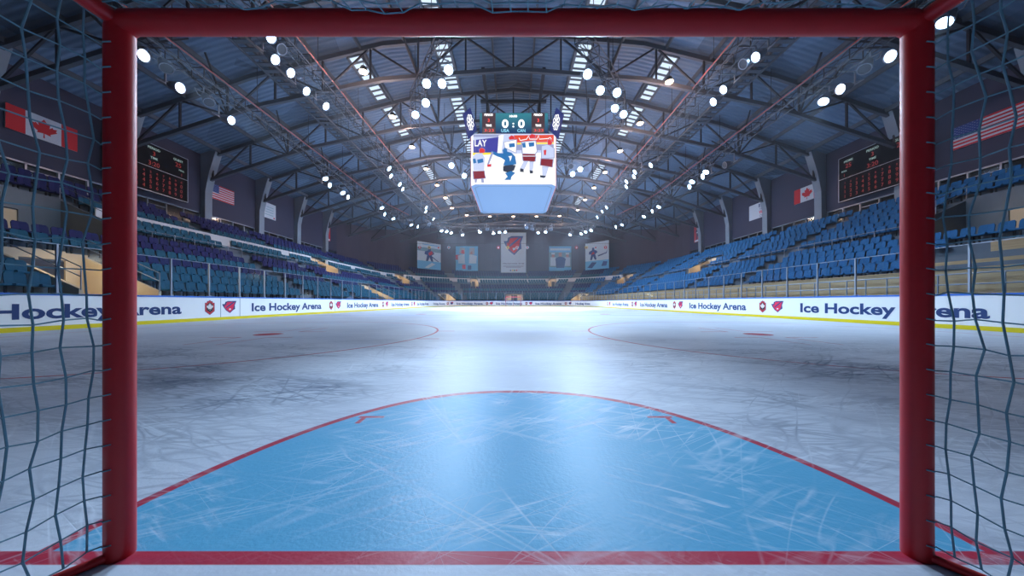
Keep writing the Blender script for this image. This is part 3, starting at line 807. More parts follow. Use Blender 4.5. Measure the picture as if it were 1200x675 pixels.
# all the remaining seats, one object for each stand
def far_seats(sel, label):
    mb = MB(); V = [p.v for p in (pan, back)]; 
    for s in sel:
        k, t, d, z, x, y, ang, *_ , right = s
        mi = 2 if right and t > arcR(45) else (0 if LCOL[k] == 't' else 1)
        ca, sa = cos(ang), sin(ang)
        for p in (pan, back):
            mb.add([(x+a*ca-b_*sa, y+a*sa+b_*ca, z+c_) for a, b_, c_ in p.v], p.f, mi)
    o = mb.build('distant_seats', [M_TEAL, M_NAVY, M_BLUE], fix=False); tag(o, label, 'seats', kind='stuff')
rest = [s for s in keep if (s[0], s[1]) not in nearset]
far_seats([s for s in rest if s[1] < PA], 'rows of small teal and navy seats filling the rest of the left stand')
far_seats([s for s in rest if PA <= s[1] <= BOWL.L-PA], 'rows of tiny teal and navy seats behind the far boards and corners')
far_seats([s for s in rest if s[1] > BOWL.L-PA], 'rows of small bright blue seats filling the rest of the right stand')

# ------------------------------------------------------------------ flags, banners, wall scoreboards
def wall_fn(sx, y0, z0, d=.0):
    """u runs to the reader's right, v up, on the side wall; y0 is where u = 0"""
    x = sx*(26.93-.0)-sx*d
    return (lambda u, v: (x, y0+u, z0+v)) if sx < 0 else (lambda u, v: (x, y0-u, z0+v))
def quad(mb, fn, u0, v0, u1, v1, mi=0): mb.add([fn(u0,v0),(fn(u1,v0)),fn(u1,v1),fn(u0,v1)], [(0,1,2,3)], mi)
def sheet(sx, y0, z0, w, h, m, label, cat='flag', name='wall_flag', grp=None, th=.04, d0=.0):
    """flat cloth panel with real thickness; returns the object, a function that lays layers on it"""
    a = wall_fn(sx, y0, z0, d0+th); b_ = wall_fn(sx, y0, z0, d0)
    o = empty(name, a(w/2, 0), label=label, cat=cat, group=grp); ox = Vector(o.location)
    def fin(mb, nm, mats):
        mb.v = [tuple(Vector(v)-ox) for v in mb.v]; return mb.build(nm, mats, o)
    mb = MB(); mb.prism([(0,0),(w,0),(w,h),(0,h)], a, b_); fin(mb, 'cloth', m)
    def lay(k): return wall_fn(sx, y0, z0, d0+th+.006*k)
    return o, lay, fin
M_FR = mat('flag_red', (.62,.012,.02), .7); M_FW = mat('flag_white', (.62,.65,.72), .7); M_FB = mat('flag_blue', (.02,.05,.22), .7)
def flag_can(sx, y0, z0, w, h, label):
    o, lay, fin = sheet(sx, y0, z0, w, h, M_FW, label, grp='national flags on the side walls')
    m = MB(); quad(m, lay(1), 0, 0, w*.25, h); fin(m, 'red_band', M_FR); m = MB(); quad(m, lay(1), w*.75, 0, w, h); fin(m, 'red_band', M_FR)
    m = MB(); f = lay(1); ngon(m, LEAF, lambda u, v: f(w/2+u*h*.4, h/2+v*h*.4)); fin(m, 'maple_leaf', M_FR)
def flag_us(sx, y0, z0, w, h, label):
    o, lay, fin = sheet(sx, y0, z0, w, h, M_FW, label, grp='national flags on the side walls')
    m = MB()
    for i in range(7): quad(m, lay(1), 0, h*(2*i)/13, w, h*(2*i+1)/13)
    fin(m, 'stripes', M_FR)
    m = MB(); quad(m, lay(2), 0, h*6/13, w*.4, h)
    f3 = lay(3); sm = MB()
    for i in range(9):
        for j in range(6 if i % 2 == 0 else 5):
            cx_ = w*.4*((j+.5+(0 if i % 2 == 0 else .5))/6); cy_ = h*6/13+h*7/13*((i+.7)/9.4); r_ = h*.017
            sm.add([f3(cx_+r_*(1 if q % 2 == 0 else .4)*sin(pi*q/5)*1.3, cy_+r_*(1 if q % 2 == 0 else .4)*cos(pi*q/5)*1.3) for q in range(10)], [tuple(range(10))])
    fin(m, 'canton', M_FB); fin(sm, 'stars', M_FW)
flag_can(-1, 16.62, 10.05, 2.75, 1.33, 'Canadian flag on the left wall, seen through the net')
flag_us(-1, 27.65, 10.08, 2.6, 1.33, 'United States flag on the left wall between two columns')
flag_can(1, 30.05, 10.08, 2.6, 1.33, 'Canadian flag on the right wall between two columns')
flag_us(1, 19.2, 10.05, 2.75, 1.33, 'United States flag on the right wall, seen through the net')
o, lay, fin = sheet(-1, 33.45, 10.0, 2.1, 1.66, M_FW, 'white banner on the left wall beyond the striped flag', 'banner', 'wall_banner')
m = MB(); f = lay(1)
for i in range(4): quad(m, f, .5+.1*i, .35+.28*i, 1.75, .43+.28*i)
fin(m, 'print', mat('banner_print', (.25,.42,.5), .7)); m = MB(); quad(m, f, .12,1.1,.3,1.35); quad(m, f, 1.75,.1,1.95,.25); fin(m, 'emblem', M_FR)
o, lay, fin = sheet(1, 35.8, 10.0, 2.75, 1.66, M_FW, 'white banner lettered RUN TO WIN CUP on the right wall', 'banner', 'wall_banner')
m = MB(); f = lay(1); text(m, 'RUN', f, 1.9, 1.15, height=.38, center=True, bold=.02); text(m, 'TO', f, 1.7, .85, height=.22, center=True); text(m, 'CUP', f, 1.9, .06, height=.28, center=True); fin(m, 'lettering', M_INK)
m = MB(); text(m, 'WIN', f, 1.95, .42, height=.36, center=True, bold=.03); fin(m, 'red_lettering', mat('emblem_crimson', (.7,.01,.05)))
def body_banner(sx, y0, z0, w, h, bg, label, cols):
    o, lay, fin = sheet(sx, y0, z0, w, h, bg, label, 'banner', 'wall_banner')
    m = MB(); f = lay(1)
    ngon(m, [(.3,.12),(.42,.12),(.5,.4),(.62,.12),(.75,.12),(.62,.5),(.78,.72),(.62,.82),(.6,.95),(.42,.95),(.42,.82),(.22,.7),(.36,.5)], lambda u, v: f(u*w, v*h), 0)
    fin(m, 'player_print', cols[0]); m = MB(); f = lay(2); quad(m, f, w*.1,h*.02,w*.9,h*.13); quad(m, f, w*.36,h*.55,w*.64,h*.62); fin(m, 'print', cols[1])
body_banner(-1, 44.9, 9.7, 1.25, 2.3, M_FR, 'narrow red player banner on the left wall near the far corner', (mat('dkprint',(.05,.06,.12),.7), M_FW))
body_banner(1, 46.7, 9.6, 1.8, 2.3, mat('pale_red', (.5,.06,.08), .7), 'narrow red player banner on the right wall near the far corner', (mat('dkprint',(.05,.06,.12),.7), M_FW))

M_LED = em('led_red', (.75,.05,.05), .30); M_LEDW = em('led_label', (.6,.85,.85), .35)
def wall_board(sx, label):
    y0 = 20.5 if sx < 0 else 25.3; w, h = 4.8, 3.5; z0 = 8.78; D = .9
    bk = wall_fn(sx, y0, z0, .0+.55); fr = wall_fn(sx, y0, z0, .55+.18)
    o = empty('wall_scoreboard', fr(w/2, 0), label=label, cat='scoreboard', group='scoreboards on the side walls'); ox = Vector(o.location)
    def fin(mb, nm, mats): mb.v = [tuple(Vector(v)-ox) for v in mb.v]; return mb.build(nm, mats, o)
    m = MB(); m.prism([(0,0),(w,0),(w,h),(0,h)], fr, bk); fin(m, 'panel', mat('board_black', (.006,.005,.007), .8, spec=.2))
    f = wall_fn(sx, y0, z0, .55+.19)
    m = MB()
    for (u0,v0,u1,v1) in ((0,0,w,.05),(0,h-.05,w,h),(0,0,.05,h),(w-.05,0,w,h),(0,h*.5,w,h*.5+.04)): quad(m, f, u0,v0,u1,v1)
    fin(m, 'frame', M_STEEL)
    for (st, u, v, hh) in (('HOME',.75,3.0,.17),('PERIOD',2.4,3.1,.17),('GUEST',4.05,3.0,.17),('TIME',2.4,2.42,.16),('FOUL',.45,2.3,.12),('FOUL',4.3,2.3,.12)):
        m = MB(); text(m, st, f, u, v, height=hh, center=True, bold=.02); fin(m, 'heading', M_LEDW)
    for (st, u, v, hh) in (('25',.75,2.55,.34),('3',2.4,2.68,.3),('25',4.05,2.55,.34),('3:20',2.4,1.92,.32),('1',.45,1.92,.24),('1',4.3,1.92,.24)):
        m = MB(); text(m, st, f, u, v, height=hh, center=True); fin(m, 'digits', M_LED)
    for j in range(4):
        m = MB()
        for i in range(10): text(m, '1234567890'[i], f, .5+i*.42, 1.35-j*.37, height=(.16 if j == 0 else .25), center=True)
        fin(m, 'digit_row', M_LED)
    m = MB(); m.prism([(0,0),(w,0),(w,.1),(0,.1)], bk, wall_fn(sx, y0, z0+1, .0)); m.prism([(0,0),(w,0),(w,.1),(0,.1)], bk, wall_fn(sx, y0, z0+3, .0)); fin(m, 'wall_bracket', M_DARK)
wall_board(-1, 'black scoreboard with red digits on the left wall beside the goal post')
wall_board(1, 'black scoreboard with red digits on the right wall beside the goal post')

# banners hung in front of the far wall
def hung(px0, py0, px1, py1, Y, label, bg, rz=0.0, YL=None, YR=None):
    YL = YL or Y; YR = YR or Y; sc = Y/F; x0, x1 = (px0-CX)*YL/F, (px1-CX)*YR/F; rz = atan2(YR-YL, x1-x0); z0, z1 = EYE+(HZ-py1)*sc, EYE+(HZ-py0)*sc
    w, h = hypot(x1-x0, YR-YL), z1-z0; o = empty('hanging_banner', ((x0+x1)/2, Y, z0), rz, label=label, cat='banner', group='banners hanging at the far end')
    m = MB(); m.box((0,0,h/2),(w,.05,h)); m.build('cloth', bg, o)
    m = MB(); m.bar((-w/2-.1,0,h+.03),(w/2+.1,0,h+.03), .08); 
    zr = prof_z(RP, max(abs(x0),abs(x1)))-z0-.1
    for e in (-1,1): m.bar((e*w*.45,0,h),(e*w*.45,0,zr-.02), .03)
    m.build('hanger', M_DARK, o)
    def f(k): return lambda u, v: ((u-.5)*w, -.026-.008*k, v*h)
    return o, f
MP = lambda n, c: mat(n, c, .7)
sky_b = MP('poster_blue', (.16,.52,.80)); ice_b = MP('poster_pale', (.62,.76,.86)); dkb = MP('poster_navy', (.03,.08,.25)); rd = M_FR; skin = MP('poster_skin', (.55,.28,.2))
def printed(o, f, layers):
    m = MB(); names = []; 
    for k, (poly, mt_) in enumerate(layers):
        if mt_ not in names: names.append(mt_)
        ff = f(1+k*.6); ngon(m, poly, ff, names.index(mt_))
    m.build('print', names, o)
R_ = lambda a,b,c,d: [(a,b),(c,b),(c,d),(a,d)]
player = lambda cx,cy,s: [(cx+a*s, cy+b*s) for a,b in ((-.3,-.5),(-.12,-.5),(0,-.2),(.15,-.5),(.32,-.5),(.2,-.05),(.42,.1),(.3,.25),(.12,.3),(.1,.5),(-.1,.5),(-.12,.3),(-.4,.2),(-.42,0),(-.2,-.05))]
o, f = hung(489,284.5,516.5,315.5, 64.2, YL=62.2, YR=66.2, label='pale banner with a skating player, leftmost at the far end', bg=ice_b)
printed(o, f, [(R_(0,0,1,.3),sky_b),(R_(0,.78,1,1),ice_b),(R_(.2,.9,.95,.93),sky_b),(R_(0,.66,1,.8),MP('poster_mid',(.2,.36,.42))),(player(.5,.55,.5),dkb),([(.45,.6),(.6,.7),(.65,.6),(.5,.5)],rd),([(.6,.5),(.9,.32),(.88,.3),(.58,.47)],dkb),([(.3,.05),(.6,.25),(.75,.2),(.45,.03)],ice_b)])
o, f = hung(534,288.5,560,317.5, 69.5, 'blue banner with two helmeted players facing each other, left of the middle', sky_b)
printed(o, f, [(R_(.0,.45,.3,.65),rd),([(.12,.3),(.42,.3),(.4,.7),(.1,.62)],ice_b),([(.6,.3),(.92,.3),(.95,.6),(.62,.68)],ice_b),([(.15,.7),(.42,.7),(.42,.93),(.2,.95)],MP('poster_grey',(.4,.45,.5))),([(.6,.66),(.85,.66),(.85,.93),(.63,.93)],MP('poster_grey',(.4,.45,.5))),([(.25,.7),(.4,.68),(.38,.84),(.27,.84)],rd),([(.64,.7),(.76,.66),(.75,.82)],skin),(R_(.3,.08,.45,.25),rd),(R_(.55,.05,.7,.22),dkb)])
o, f = hung(587,272.5,616.5,319.5, 70.5, 'tall white banner with red winged crest, in the middle of the far end', ice_b)
m = MB(); asp = 47/29.5
ngon(m, WING, lambda u,v: f(1)(.5+u*.37, .68+v*.35/asp*1.1), 0); ngon(m, WING_R, lambda u,v: f(2)(.5+u*.36, .68+v*.34/asp*1.1), 1); ngon(m, WING_S, lambda u,v: f(3)(.5+u*.36, .68+v*.34/asp*1.1), 0); ngon(m, WING_E, lambda u,v: f(4)(.5+u*.36, .68+v*.34/asp*1.1), 2)
for i, c in enumerate((0,3,4,1)): ngon(m, R_(.36+.08*i,.04,.41+.08*i,.07), f(1), c)
m.build('crest', [dkb, rd, ice_b, M_KICK, MP('green_dot',(.02,.2,.05))], o)
m = MB(); g = f(1); text(m, 'Championship 25-26', lambda u,v: g(u,v), .08, .215, width=.84, height=.026, bold=.02); ngon(m, R_(.1,.155,.9,.165), g); ngon(m, R_(.2,.13,.8,.138), g); m.build('lettering', M_INK, o)
o, f = hung(643.5,288.5,669.5,317.5, 69.5, 'blue banner with three players in a row, right of the middle', sky_b)
printed(o, f, [(R_(0,.15,1,.75),MP('poster_mid',(.2,.36,.42))),(R_(.05,.83,.95,.91),ice_b),(R_(.06,.2,.3,.55),ice_b),(R_(.7,.2,.95,.55),ice_b),([(.33,.12),(.68,.12),(.75,.5),(.5,.6),(.28,.5)],dkb),(R_(.12,.55,.24,.7),skin),(R_(.43,.58,.57,.74),skin),(R_(.76,.55,.88,.7),skin),(R_(.1,.66,.26,.73),ice_b),(R_(.74,.66,.9,.73),ice_b)])
o, f = hung(686,283.5,713.5,315.5, 64.2, 'pale banner with a crouching player, rightmost at the far end', ice_b, YL=66.2, YR=62.2)
printed(o, f, [(R_(0,0,1,.32),sky_b),(player(.35,.58,.45),dkb),([(.25,.55),(.35,.66),(.42,.58)],rd),([(.55,.5),(.9,.58),(.95,.7),(.92,.55),(.57,.46)],dkb),([(.1,.08),(.3,.27),(.5,.25),(.3,.05)],dkb),([(.7,.1),(.78,.27),(.95,.25),(.9,.1)],dkb)])
# little round pennants on a wire
PN = [(492,'r'),(503,'y'),(514,'w'),(526,'w'),(584,'r'),(595,'y'),(606,'w'),(618,'w'),(675.5,'r'),(687,'y'),(698,'w'),(709.5,'r')]
pc = {'r':(rd,ice_b,'red'),'y':(mat('pennant_yellow',(.7,.5,.05),.6),dkb,'yellow'),'w':(ice_b,rd,'white')}
Yp = 61.0
mb = MB(); mb.tube([((480-CX)/F*Yp, Yp, EYE+(HZ-286)/F*Yp+.1),((723-CX)/F*Yp, Yp, EYE+(HZ-286)/F*Yp+.1)], .02, 5)
for e in (480, 550, 640, 723): mb.tube([((e-CX)/F*Yp, Yp, EYE+(HZ-286)/F*Yp+.1),((e-CX)/F*Yp, Yp, prof_z(RP,(e-CX)/F*Yp)-.02)], .02, 5)
tag(mb.build('pennant_wire', M_DARK), 'thin dark wire strung across the far end carrying small pennants', 'wire')
for i, (px, c) in enumerate(PN):
    x = (px-CX)/F*Yp; z = EYE+(HZ-290.2)/F*Yp; ma, mc, cn = pc[c]
    o = empty('club_pennant', (x, Yp-.05, z-.3), label='small %s shield pennant on the far wire, %s from the left' % (cn, nth(i+1)), cat='pennant', group='small pennants on a wire')
    m = MB(); m.prism([(-.26,.55),(.26,.55),(.28,.2),(0,-.02),(-.28,.2)], lambda u,v:(u,-.02,v), lambda u,v:(u,.02,v)); m.tube([(0,.0,.55),(0,.04,.92)], .012, 4); m.build('shield', ma, o)
    m = MB(); m.prism([(-.12,.42),(.12,.42),(.12,.2),(0,.1),(-.12,.2)], lambda u,v:(u,-.035,v), lambda u,v:(u,-.022,v)); m.build('emblem', mc, o)

# ------------------------------------------------------------------ centre scoreboard
sbY, sc = 24.0, 24.0/F
def sb(px, py): return ((px-CX)*sc, EYE+(HZ-py)*sc)
o = empty('centre_scoreboard', (0, sbY+3.8, EYE+9.0), label='big hanging cube scoreboard with game picture and score above centre ice', cat='scoreboard'); SB = Vector(o.location)
def fin(mb, nm, mats, par=None, smooth=False): mb.v = [tuple(Vector(v)-SB) for v in mb.v]; return mb.build(nm, mats, par or o, smooth)
x0, x1 = sb(551.5,0)[0], sb(652,0)[0]; zb, zt = sb(0,216)[1], sb(0,157)[1]; yb = sbY+7.7
m = MB(); q = 1.0; xm=(x0+x1)/2; hw=(x1-x0)/2
fp = [(-hw+.35,0),(hw-.35,0),(hw,.35),(hw,7.35),(hw-.35,7.7),(-hw+.35,7.7),(-hw,7.35),(-hw,.35)]
for i in range(8): pass
m.prism(fp, lambda u,v: (xm+u, sbY+.03+v, zb+.02), lambda u,v: (xm+u, sbY+.03+v, zt)); fin(m, 'cube_body', M_BLK)
m = MB(); m.prism(fp, lambda u,v: (xm+u, sbY+.03+v, zb-.03), lambda u,v: (xm+u, sbY+.03+v, zb+.02)); 
under = fin(m, 'underside_panel', em('underside', (.17,.38,.85), .62))
m = MB()
ins = lambda s: [(u*s, 3.85+(v-3.85)*s) for u, v in fp]
A, B2 = ins(.93), ins(.91)
vs = [(xm+u, sbY+.03+v, zb-.034) for u,v in A]+[(xm+u, sbY+.03+v, zb-.034) for u,v in B2]
m.add(vs, [(i,(i+1)%8,8+(i+1)%8,8+i) for i in range(8)]); fin(m, 'underside_line', em('line_blue', (.10,.24,.6), .5), )
# side screens and back screen
W_, H_ = x1-x0, zt-zb
scr = em('screen_ice', (.93,.93,1.0))
m = MB(); m.prism([(.35,0),(W_-.35,0),(W_-.35,H_),(.35,H_)], lambda u,v:(x0+u,sbY-.02,zb+v), lambda u,v:(x0+u,sbY+.03,zb+v))
m.prism([(0,0),(.5,0),(.5,H_),(0,H_)], lambda u,v:(x0+u*.7,sbY+.35-u*.7-.03,zb+v), lambda u,v:(x0+u*.7+.03,sbY+.35-u*.7+.03,zb+v))
m.prism([(0,0),(.5,0),(.5,H_),(0,H_)], lambda u,v:(x1-u*.7,sbY+.35-u*.7-.03,zb+v), lambda u,v:(x1-u*.7-.03,sbY+.35-u*.7+.03,zb+v))
fin(m, 'front_screen', scr)
for e in (-1,1):
    m = MB(); m.box((xm+e*(hw+.03), sbY+3.88, (zb+zt)/2),(.05,6.8,H_)); fin(m, 'side_screen', em('side_scr', (.75,.2,.25), .8))
# picture on the front screen; pixel coordinates of the photograph
def pic(polys, nm='picture'):
    m = MB(); names = []
    out = []
    for k, (poly, mt_) in enumerate(polys):
        if k > 9 and mt_ in (c_wh, c_cy, c_dr, c_red):
            cx_ = sum(p[0] for p in poly)/len(poly); cy_ = sum(p[1] for p in poly)/len(poly)
            out.append(([(cx_+(p[0]-cx_)*1.13, cy_+(p[1]-cy_)*1.13) for p in poly], c_gr))
        out.append((poly, mt_))
    for k, (poly, mt_) in enumerate(out):
        if mt_ not in names: names.append(mt_)
        pp = [sb(*p) for p in poly]; ngon(m, pp, (lambda kk: (lambda u,v: (u, sbY-.026-.0013*kk, v)))(k), names.index(mt_))
    return fin(m, nm, names)
def c6(l): return [(540+x/6.75, 120+y/6.75) for x, y in l]
E = em
c_red=E('scr_red',(.7,.02,.02)); c_or=E('scr_orange',(.75,.06,.02)); c_vi=E('scr_violet',(.045,.04,.32)); c_bl=E('scr_blue',(.015,.15,.42)); c_dk=E('scr_dark',(.02,.025,.05)); c_dr=E('scr_darkred',(.22,.005,.012)); c_wh=E('scr_white',(1,1,1)); c_gr=E('scr_grey',(.30,.33,.55)); c_ye=E('scr_yellow',(1,.75,.02)); c_cy=E('scr_pale',(.55,.62,.86))
def rr(a,b,c,d): return [(a,b),(c,b),(c,d),(a,d)]
polys = [
 (c6(rr(100,252,735,420)), c_cy), (c6([(100,300),(300,275),(300,395),(100,420)]), c_vi), (c6(rr(100,255,320,275)), c_gr), (c6([(300,262),(340,258),(320,400),(290,400)]), c_wh),
 (c6([(420,262),(735,258),(735,315),(420,320)]), c_or), (c6([(430,322),(735,318),(735,330),(430,335)]), c_ye), (c6(rr(430,335,735,380)), c_gr),
 (c6([(95,400),(250,398),(250,416),(95,420)]), c_ye), (c6([(82,420),(740,395),(752,640),(82,640)]), c_wh),
 # left player
 (c6([(95,430),(120,405),(170,405),(190,440),(185,540),(100,540)]), c_cy), (c6([(95,450),(115,445),(125,480),(100,485)]), c_bl),(c6([(130,455),(175,445),(180,475),(135,485)]), c_bl),(c6([(100,548),(185,545),(188,575),(195,600),(105,608)]), c_dr),(c6([(145,375),(165,360),(190,375),(188,400),(150,402)]), c_red),(c6([(110,608),(130,606),(125,636),(112,636)]), c_gr),(c6([(160,606),(180,604),(185,636),(165,636)]), c_gr),
 # blue player
 (c6([(330,380),(345,362),(365,370),(368,392),(400,400),(430,430),(440,490),(380,505),(335,500),(350,460),(320,440),(290,430),(250,410),(245,385),(300,405),(335,405)]), c_bl),
 (c6([(335,505),(400,495),(435,500),(420,540),(380,560),(335,545)]), c_dk),(c6([(350,560),(400,545),(430,560),(400,590),(395,615),(345,615),(370,590)]), c_bl),(c6([(375,430),(405,425),(400,445),(390,470),(385,440)]), c_wh),
 (c6([(245,390),(210,490),(215,510),(260,400)]), c_gr),(c6([(210,495),(240,490),(240,510),(212,512)]), c_red),
 # players behind
 (c6([(380,280),(400,265),(420,272),(425,295),(385,298)]), c_red),(c6([(345,320),(440,300),(435,400),(350,360)]), c_wh),(c6([(380,330),(425,325),(428,355),(385,360)]), c_bl),
 (c6([(485,320),(590,310),(600,390),(585,410),(490,405)]), c_wh),(c6([(485,325),(510,320),(515,360),(490,362)]), c_bl),(c6([(535,322),(580,318),(580,350),(540,355)]), c_bl),(c6([(490,412),(585,412),(588,425),(490,425)]), c_dr),(c6([(490,432),(590,432),(585,470),(495,465)]), c_dr),(c6([(540,270),(560,255),(590,262),(588,285),(545,290)]), c_red),
 (c6([(500,470),(530,470),(495,540),(470,530)]), c_cy),(c6([(545,475),(575,475),(565,545),(545,545)]), c_cy),(c6([(470,525),(495,530),(498,555),(468,552)]), c_dk),(c6([(545,540),(570,545),(570,565),(545,565)]), c_dk),
 # right player
 (c6([(640,350),(690,340),(735,370),(735,440),(640,445)]), c_cy),(c6([(635,450),(728,455),(720,515),(630,500)]), c_dr),(c6([(685,305),(705,297),(722,320),(715,340),(688,340)]), c_red),(c6([(645,515),(690,520),(668,590),(648,600)]), c_cy),(c6([(625,580),(670,585),(665,600),(628,598)]), c_dk),(c6([(655,385),(675,380),(672,420),(658,420)]), c_red),
]
pic(polys)
m = MB(); fl = lambda u,v: (*(lambda a:(a[0], sbY-.16, a[1]))(sb(u,0)),) 
def tfn(yoff): return lambda u, v: (u, sbY-yoff, v)
xx, zz = sb(556.5, 172.5); text(m, 'LAY', tfn(.16), xx, zz, width=.92, height=.5, bold=.02); fin(m, 'picture_lettering', c_wh)
m = MB(); pts_ = [(460,290),(470,310),(520,300),(535,275),(545,300),(600,300),(615,270),(620,300),(690,295),(705,285),(715,300)]
m.tube([(sb(*c6([p])[0])[0], sbY-.17, sb(*c6([p])[0])[1]) for p in pts_], .03, 4); fin(m, 'picture_script', c_wh)
# upper score panel
ux0, ux1 = sb(562,0)[0], sb(642.5,0)[0]; uz0, uz1 = zt, sb(0,130.5)[1]; uY = sbY+.2
m = MB(); m.box(((ux0+ux1)/2, uY+3.6, (uz0+uz1)/2+.0),(ux1-ux0, 7.2, uz1-uz0)); fin(m, 'upper_body', mat('score_navy',(.03,.05,.12),.5))
def grad_mat():
    m_, t, b = nodes('score_gradient'); tc = t.nodes.new('ShaderNodeTexCoord'); sp = t.nodes.new('ShaderNodeSeparateXYZ'); t.links.new(tc.outputs['Generated'], sp.inputs[0])
    r = t.nodes.new('ShaderNodeValToRGB'); r.color_ramp.elements[0].color=(.004,.008,.09,1); r.color_ramp.elements[1].color=(.03,.22,.27,1)
    t.links.new(sp.outputs['Z'], r.inputs[0]); t.links.new(r.outputs[0], b.inputs['Emission Color']); b.inputs['Emission Strength'].default_value=1.0; b.inputs['Base Color'].default_value=(.01,.02,.05,1)
    return m_
def ubox(pxa, pya, pxb, pyb, dy, th=.04):
    mb = MB(); a, b_ = sb(pxa, pya), sb(pxb, pyb); mb.box(((a[0]+b_[0])/2, uY-dy, (a[1]+b_[1])/2),(b_[0]-a[0], th, a[1]-b_[1])); return mb
fin(ubox(562,131.2,642.5,156,.03), 'score_screen', grad_mat())
fin(ubox(564.8,131.2,580.6,155.5,.06), 'side_display', E('disp_brown',(.07,.03,.035),.8))
fin(ubox(623,131.2,638.6,155.5,.06), 'side_display', E('disp_brown',(.07,.03,.035),.8))
fin(ubox(565.5,148.5,580,154.5,.085), 'time_box', E('disp_grey',(.10,.08,.08),.8))
fin(ubox(623.6,148.5,638,154.5,.085), 'time_box', E('disp_grey',(.10,.08,.08),.8))
def ut(mb, s, px, py, hpx, wpx=None, bold=0):
    a = sb(px, py); text(mb, s, lambda u,v:(u, uY-.12, v), a[0]-(wpx*sc/2 if wpx else 0), a[1], width=wpx*sc if wpx else None, height=hpx*sc, bold=bold, center=not wpx)
for nm, mm, items in (('score_digit', E('white_led',(1,1,1),1.6), [('0',592,148.7,9.6,7.5,.03),('0',611,148.7,9.6,7.5,.03),(':',601.5,148.2,7.5,2,.03)]),
                      ('team_name', E('cyan_led',(.3,.75,.95),1.0), [('USA',592,154,3.6,9.5,.02),('CAN',611,154,3.6,9.5,.02)]),
                      ('heading', E('white_led',(1,1,1),1.6), [('10:00',601.5,136.6,2.6,9,.03),('PERIOD',572.5,135,2.6,10,.03),('PERIOD',630.8,135,2.6,10,.03),('TIME',572.5,147.5,2.6,7,.03),('TIME',630.8,147.5,2.6,7,.03)]),
                      ('red_digit', E('red_led',(1,.06,.04),1.2), [('3',572.5,142.2,4,None,.02),('3',630.8,142.2,4,None,.02),('3:23',573,153.6,3.4,11,0),('3:23',631.3,153.6,3.4,11,0)])):
    for it in items:
        m = MB(); ut(m, *it); fin(m, nm, mm)
# corner fins with a flower figure
for e in (-1, 1):
    if e < 0: P4 = [(543,133.3,-.55),(549.6,163,-.55),(559,152,.45),(551.2,126,.45)]
    else: P4 = [(660,133.3,-.55),(653.4,163,-.55),(644,152,.45),(651.8,126,.45)]
    Q = [Vector((((px-CX)/F)*(sbY+dy), sbY+dy, EYE+(HZ-py)/F*(sbY+dy))) for px, py, dy in P4]
    def bil(u, v, k=0):    # u across, v up
        a = Q[1].lerp(Q[2], u); b_ = Q[0].lerp(Q[3], u); n_ = (Q[2]-Q[1]).cross(Q[0]-Q[1]).normalized(); n_ = n_ if n_.y < 0 else -n_
        return tuple(a.lerp(b_, v)+n_*k)
    fo = MB(); fo.prism([(0,0),(1,0),(1,1),(0,1)], lambda u,v: bil(u,v,0), lambda u,v: bil(u,v,-.1)); pf = fin(fo, 'corner_fin', E('fin_navy',(.012,.018,.17),.8))
    fo = MB()
    for kpet in range(8):
        a0 = kpet*pi/4; cu, cv = .5+.23*cos(a0), .5+.23*sin(a0)*.9
        ring = [bil(cu+.13*cos(a0)*cos(s_*pi/5)-.10*sin(a0)*sin(s_*pi/5), cv+(.13*sin(a0)*cos(s_*pi/5)+.10*cos(a0)*sin(s_*pi/5))*.9, .04) for s_ in range(10)]
        fo.tube(ring+[ring[0]], .02, 4)
    ring = [bil(.5+.1*cos(s_*pi/5), .5+.09*sin(s_*pi/5), .04) for s_ in range(10)]; fo.tube(ring+[ring[0]], .025, 4)
    fin(fo, 'flower_emblem', E('white_led',(1,1,1),1.6))
m = MB()
for e in (-1,1):
    for yy in (sbY+.9, sbY+6.6):
        m.bar((xm+e*2.1, yy, uz1-.02),(xm+e*2.1, yy, prof_z(BP, 2.1)+.0), .12)
        m.bar((xm+e*2.1, yy, uz1-.02),(xm+e*1.0, yy, prof_z(BP, 1.0)), .05)
for yy in (sbY+.9, sbY+6.6): m.bar((xm-2.6,yy,prof_z(BP,2.6)+.1),(xm+2.6,yy,prof_z(BP,2.6)+.1), .2)
for xx_ in (-2.1,2.1): m.bar((xm+xx_,21.6,prof_z(BP,2.1)+.2),(xm+xx_,33.2,prof_z(BP,2.1)+.2), .22)
fin(m, 'hanger_frame', M_DARK)

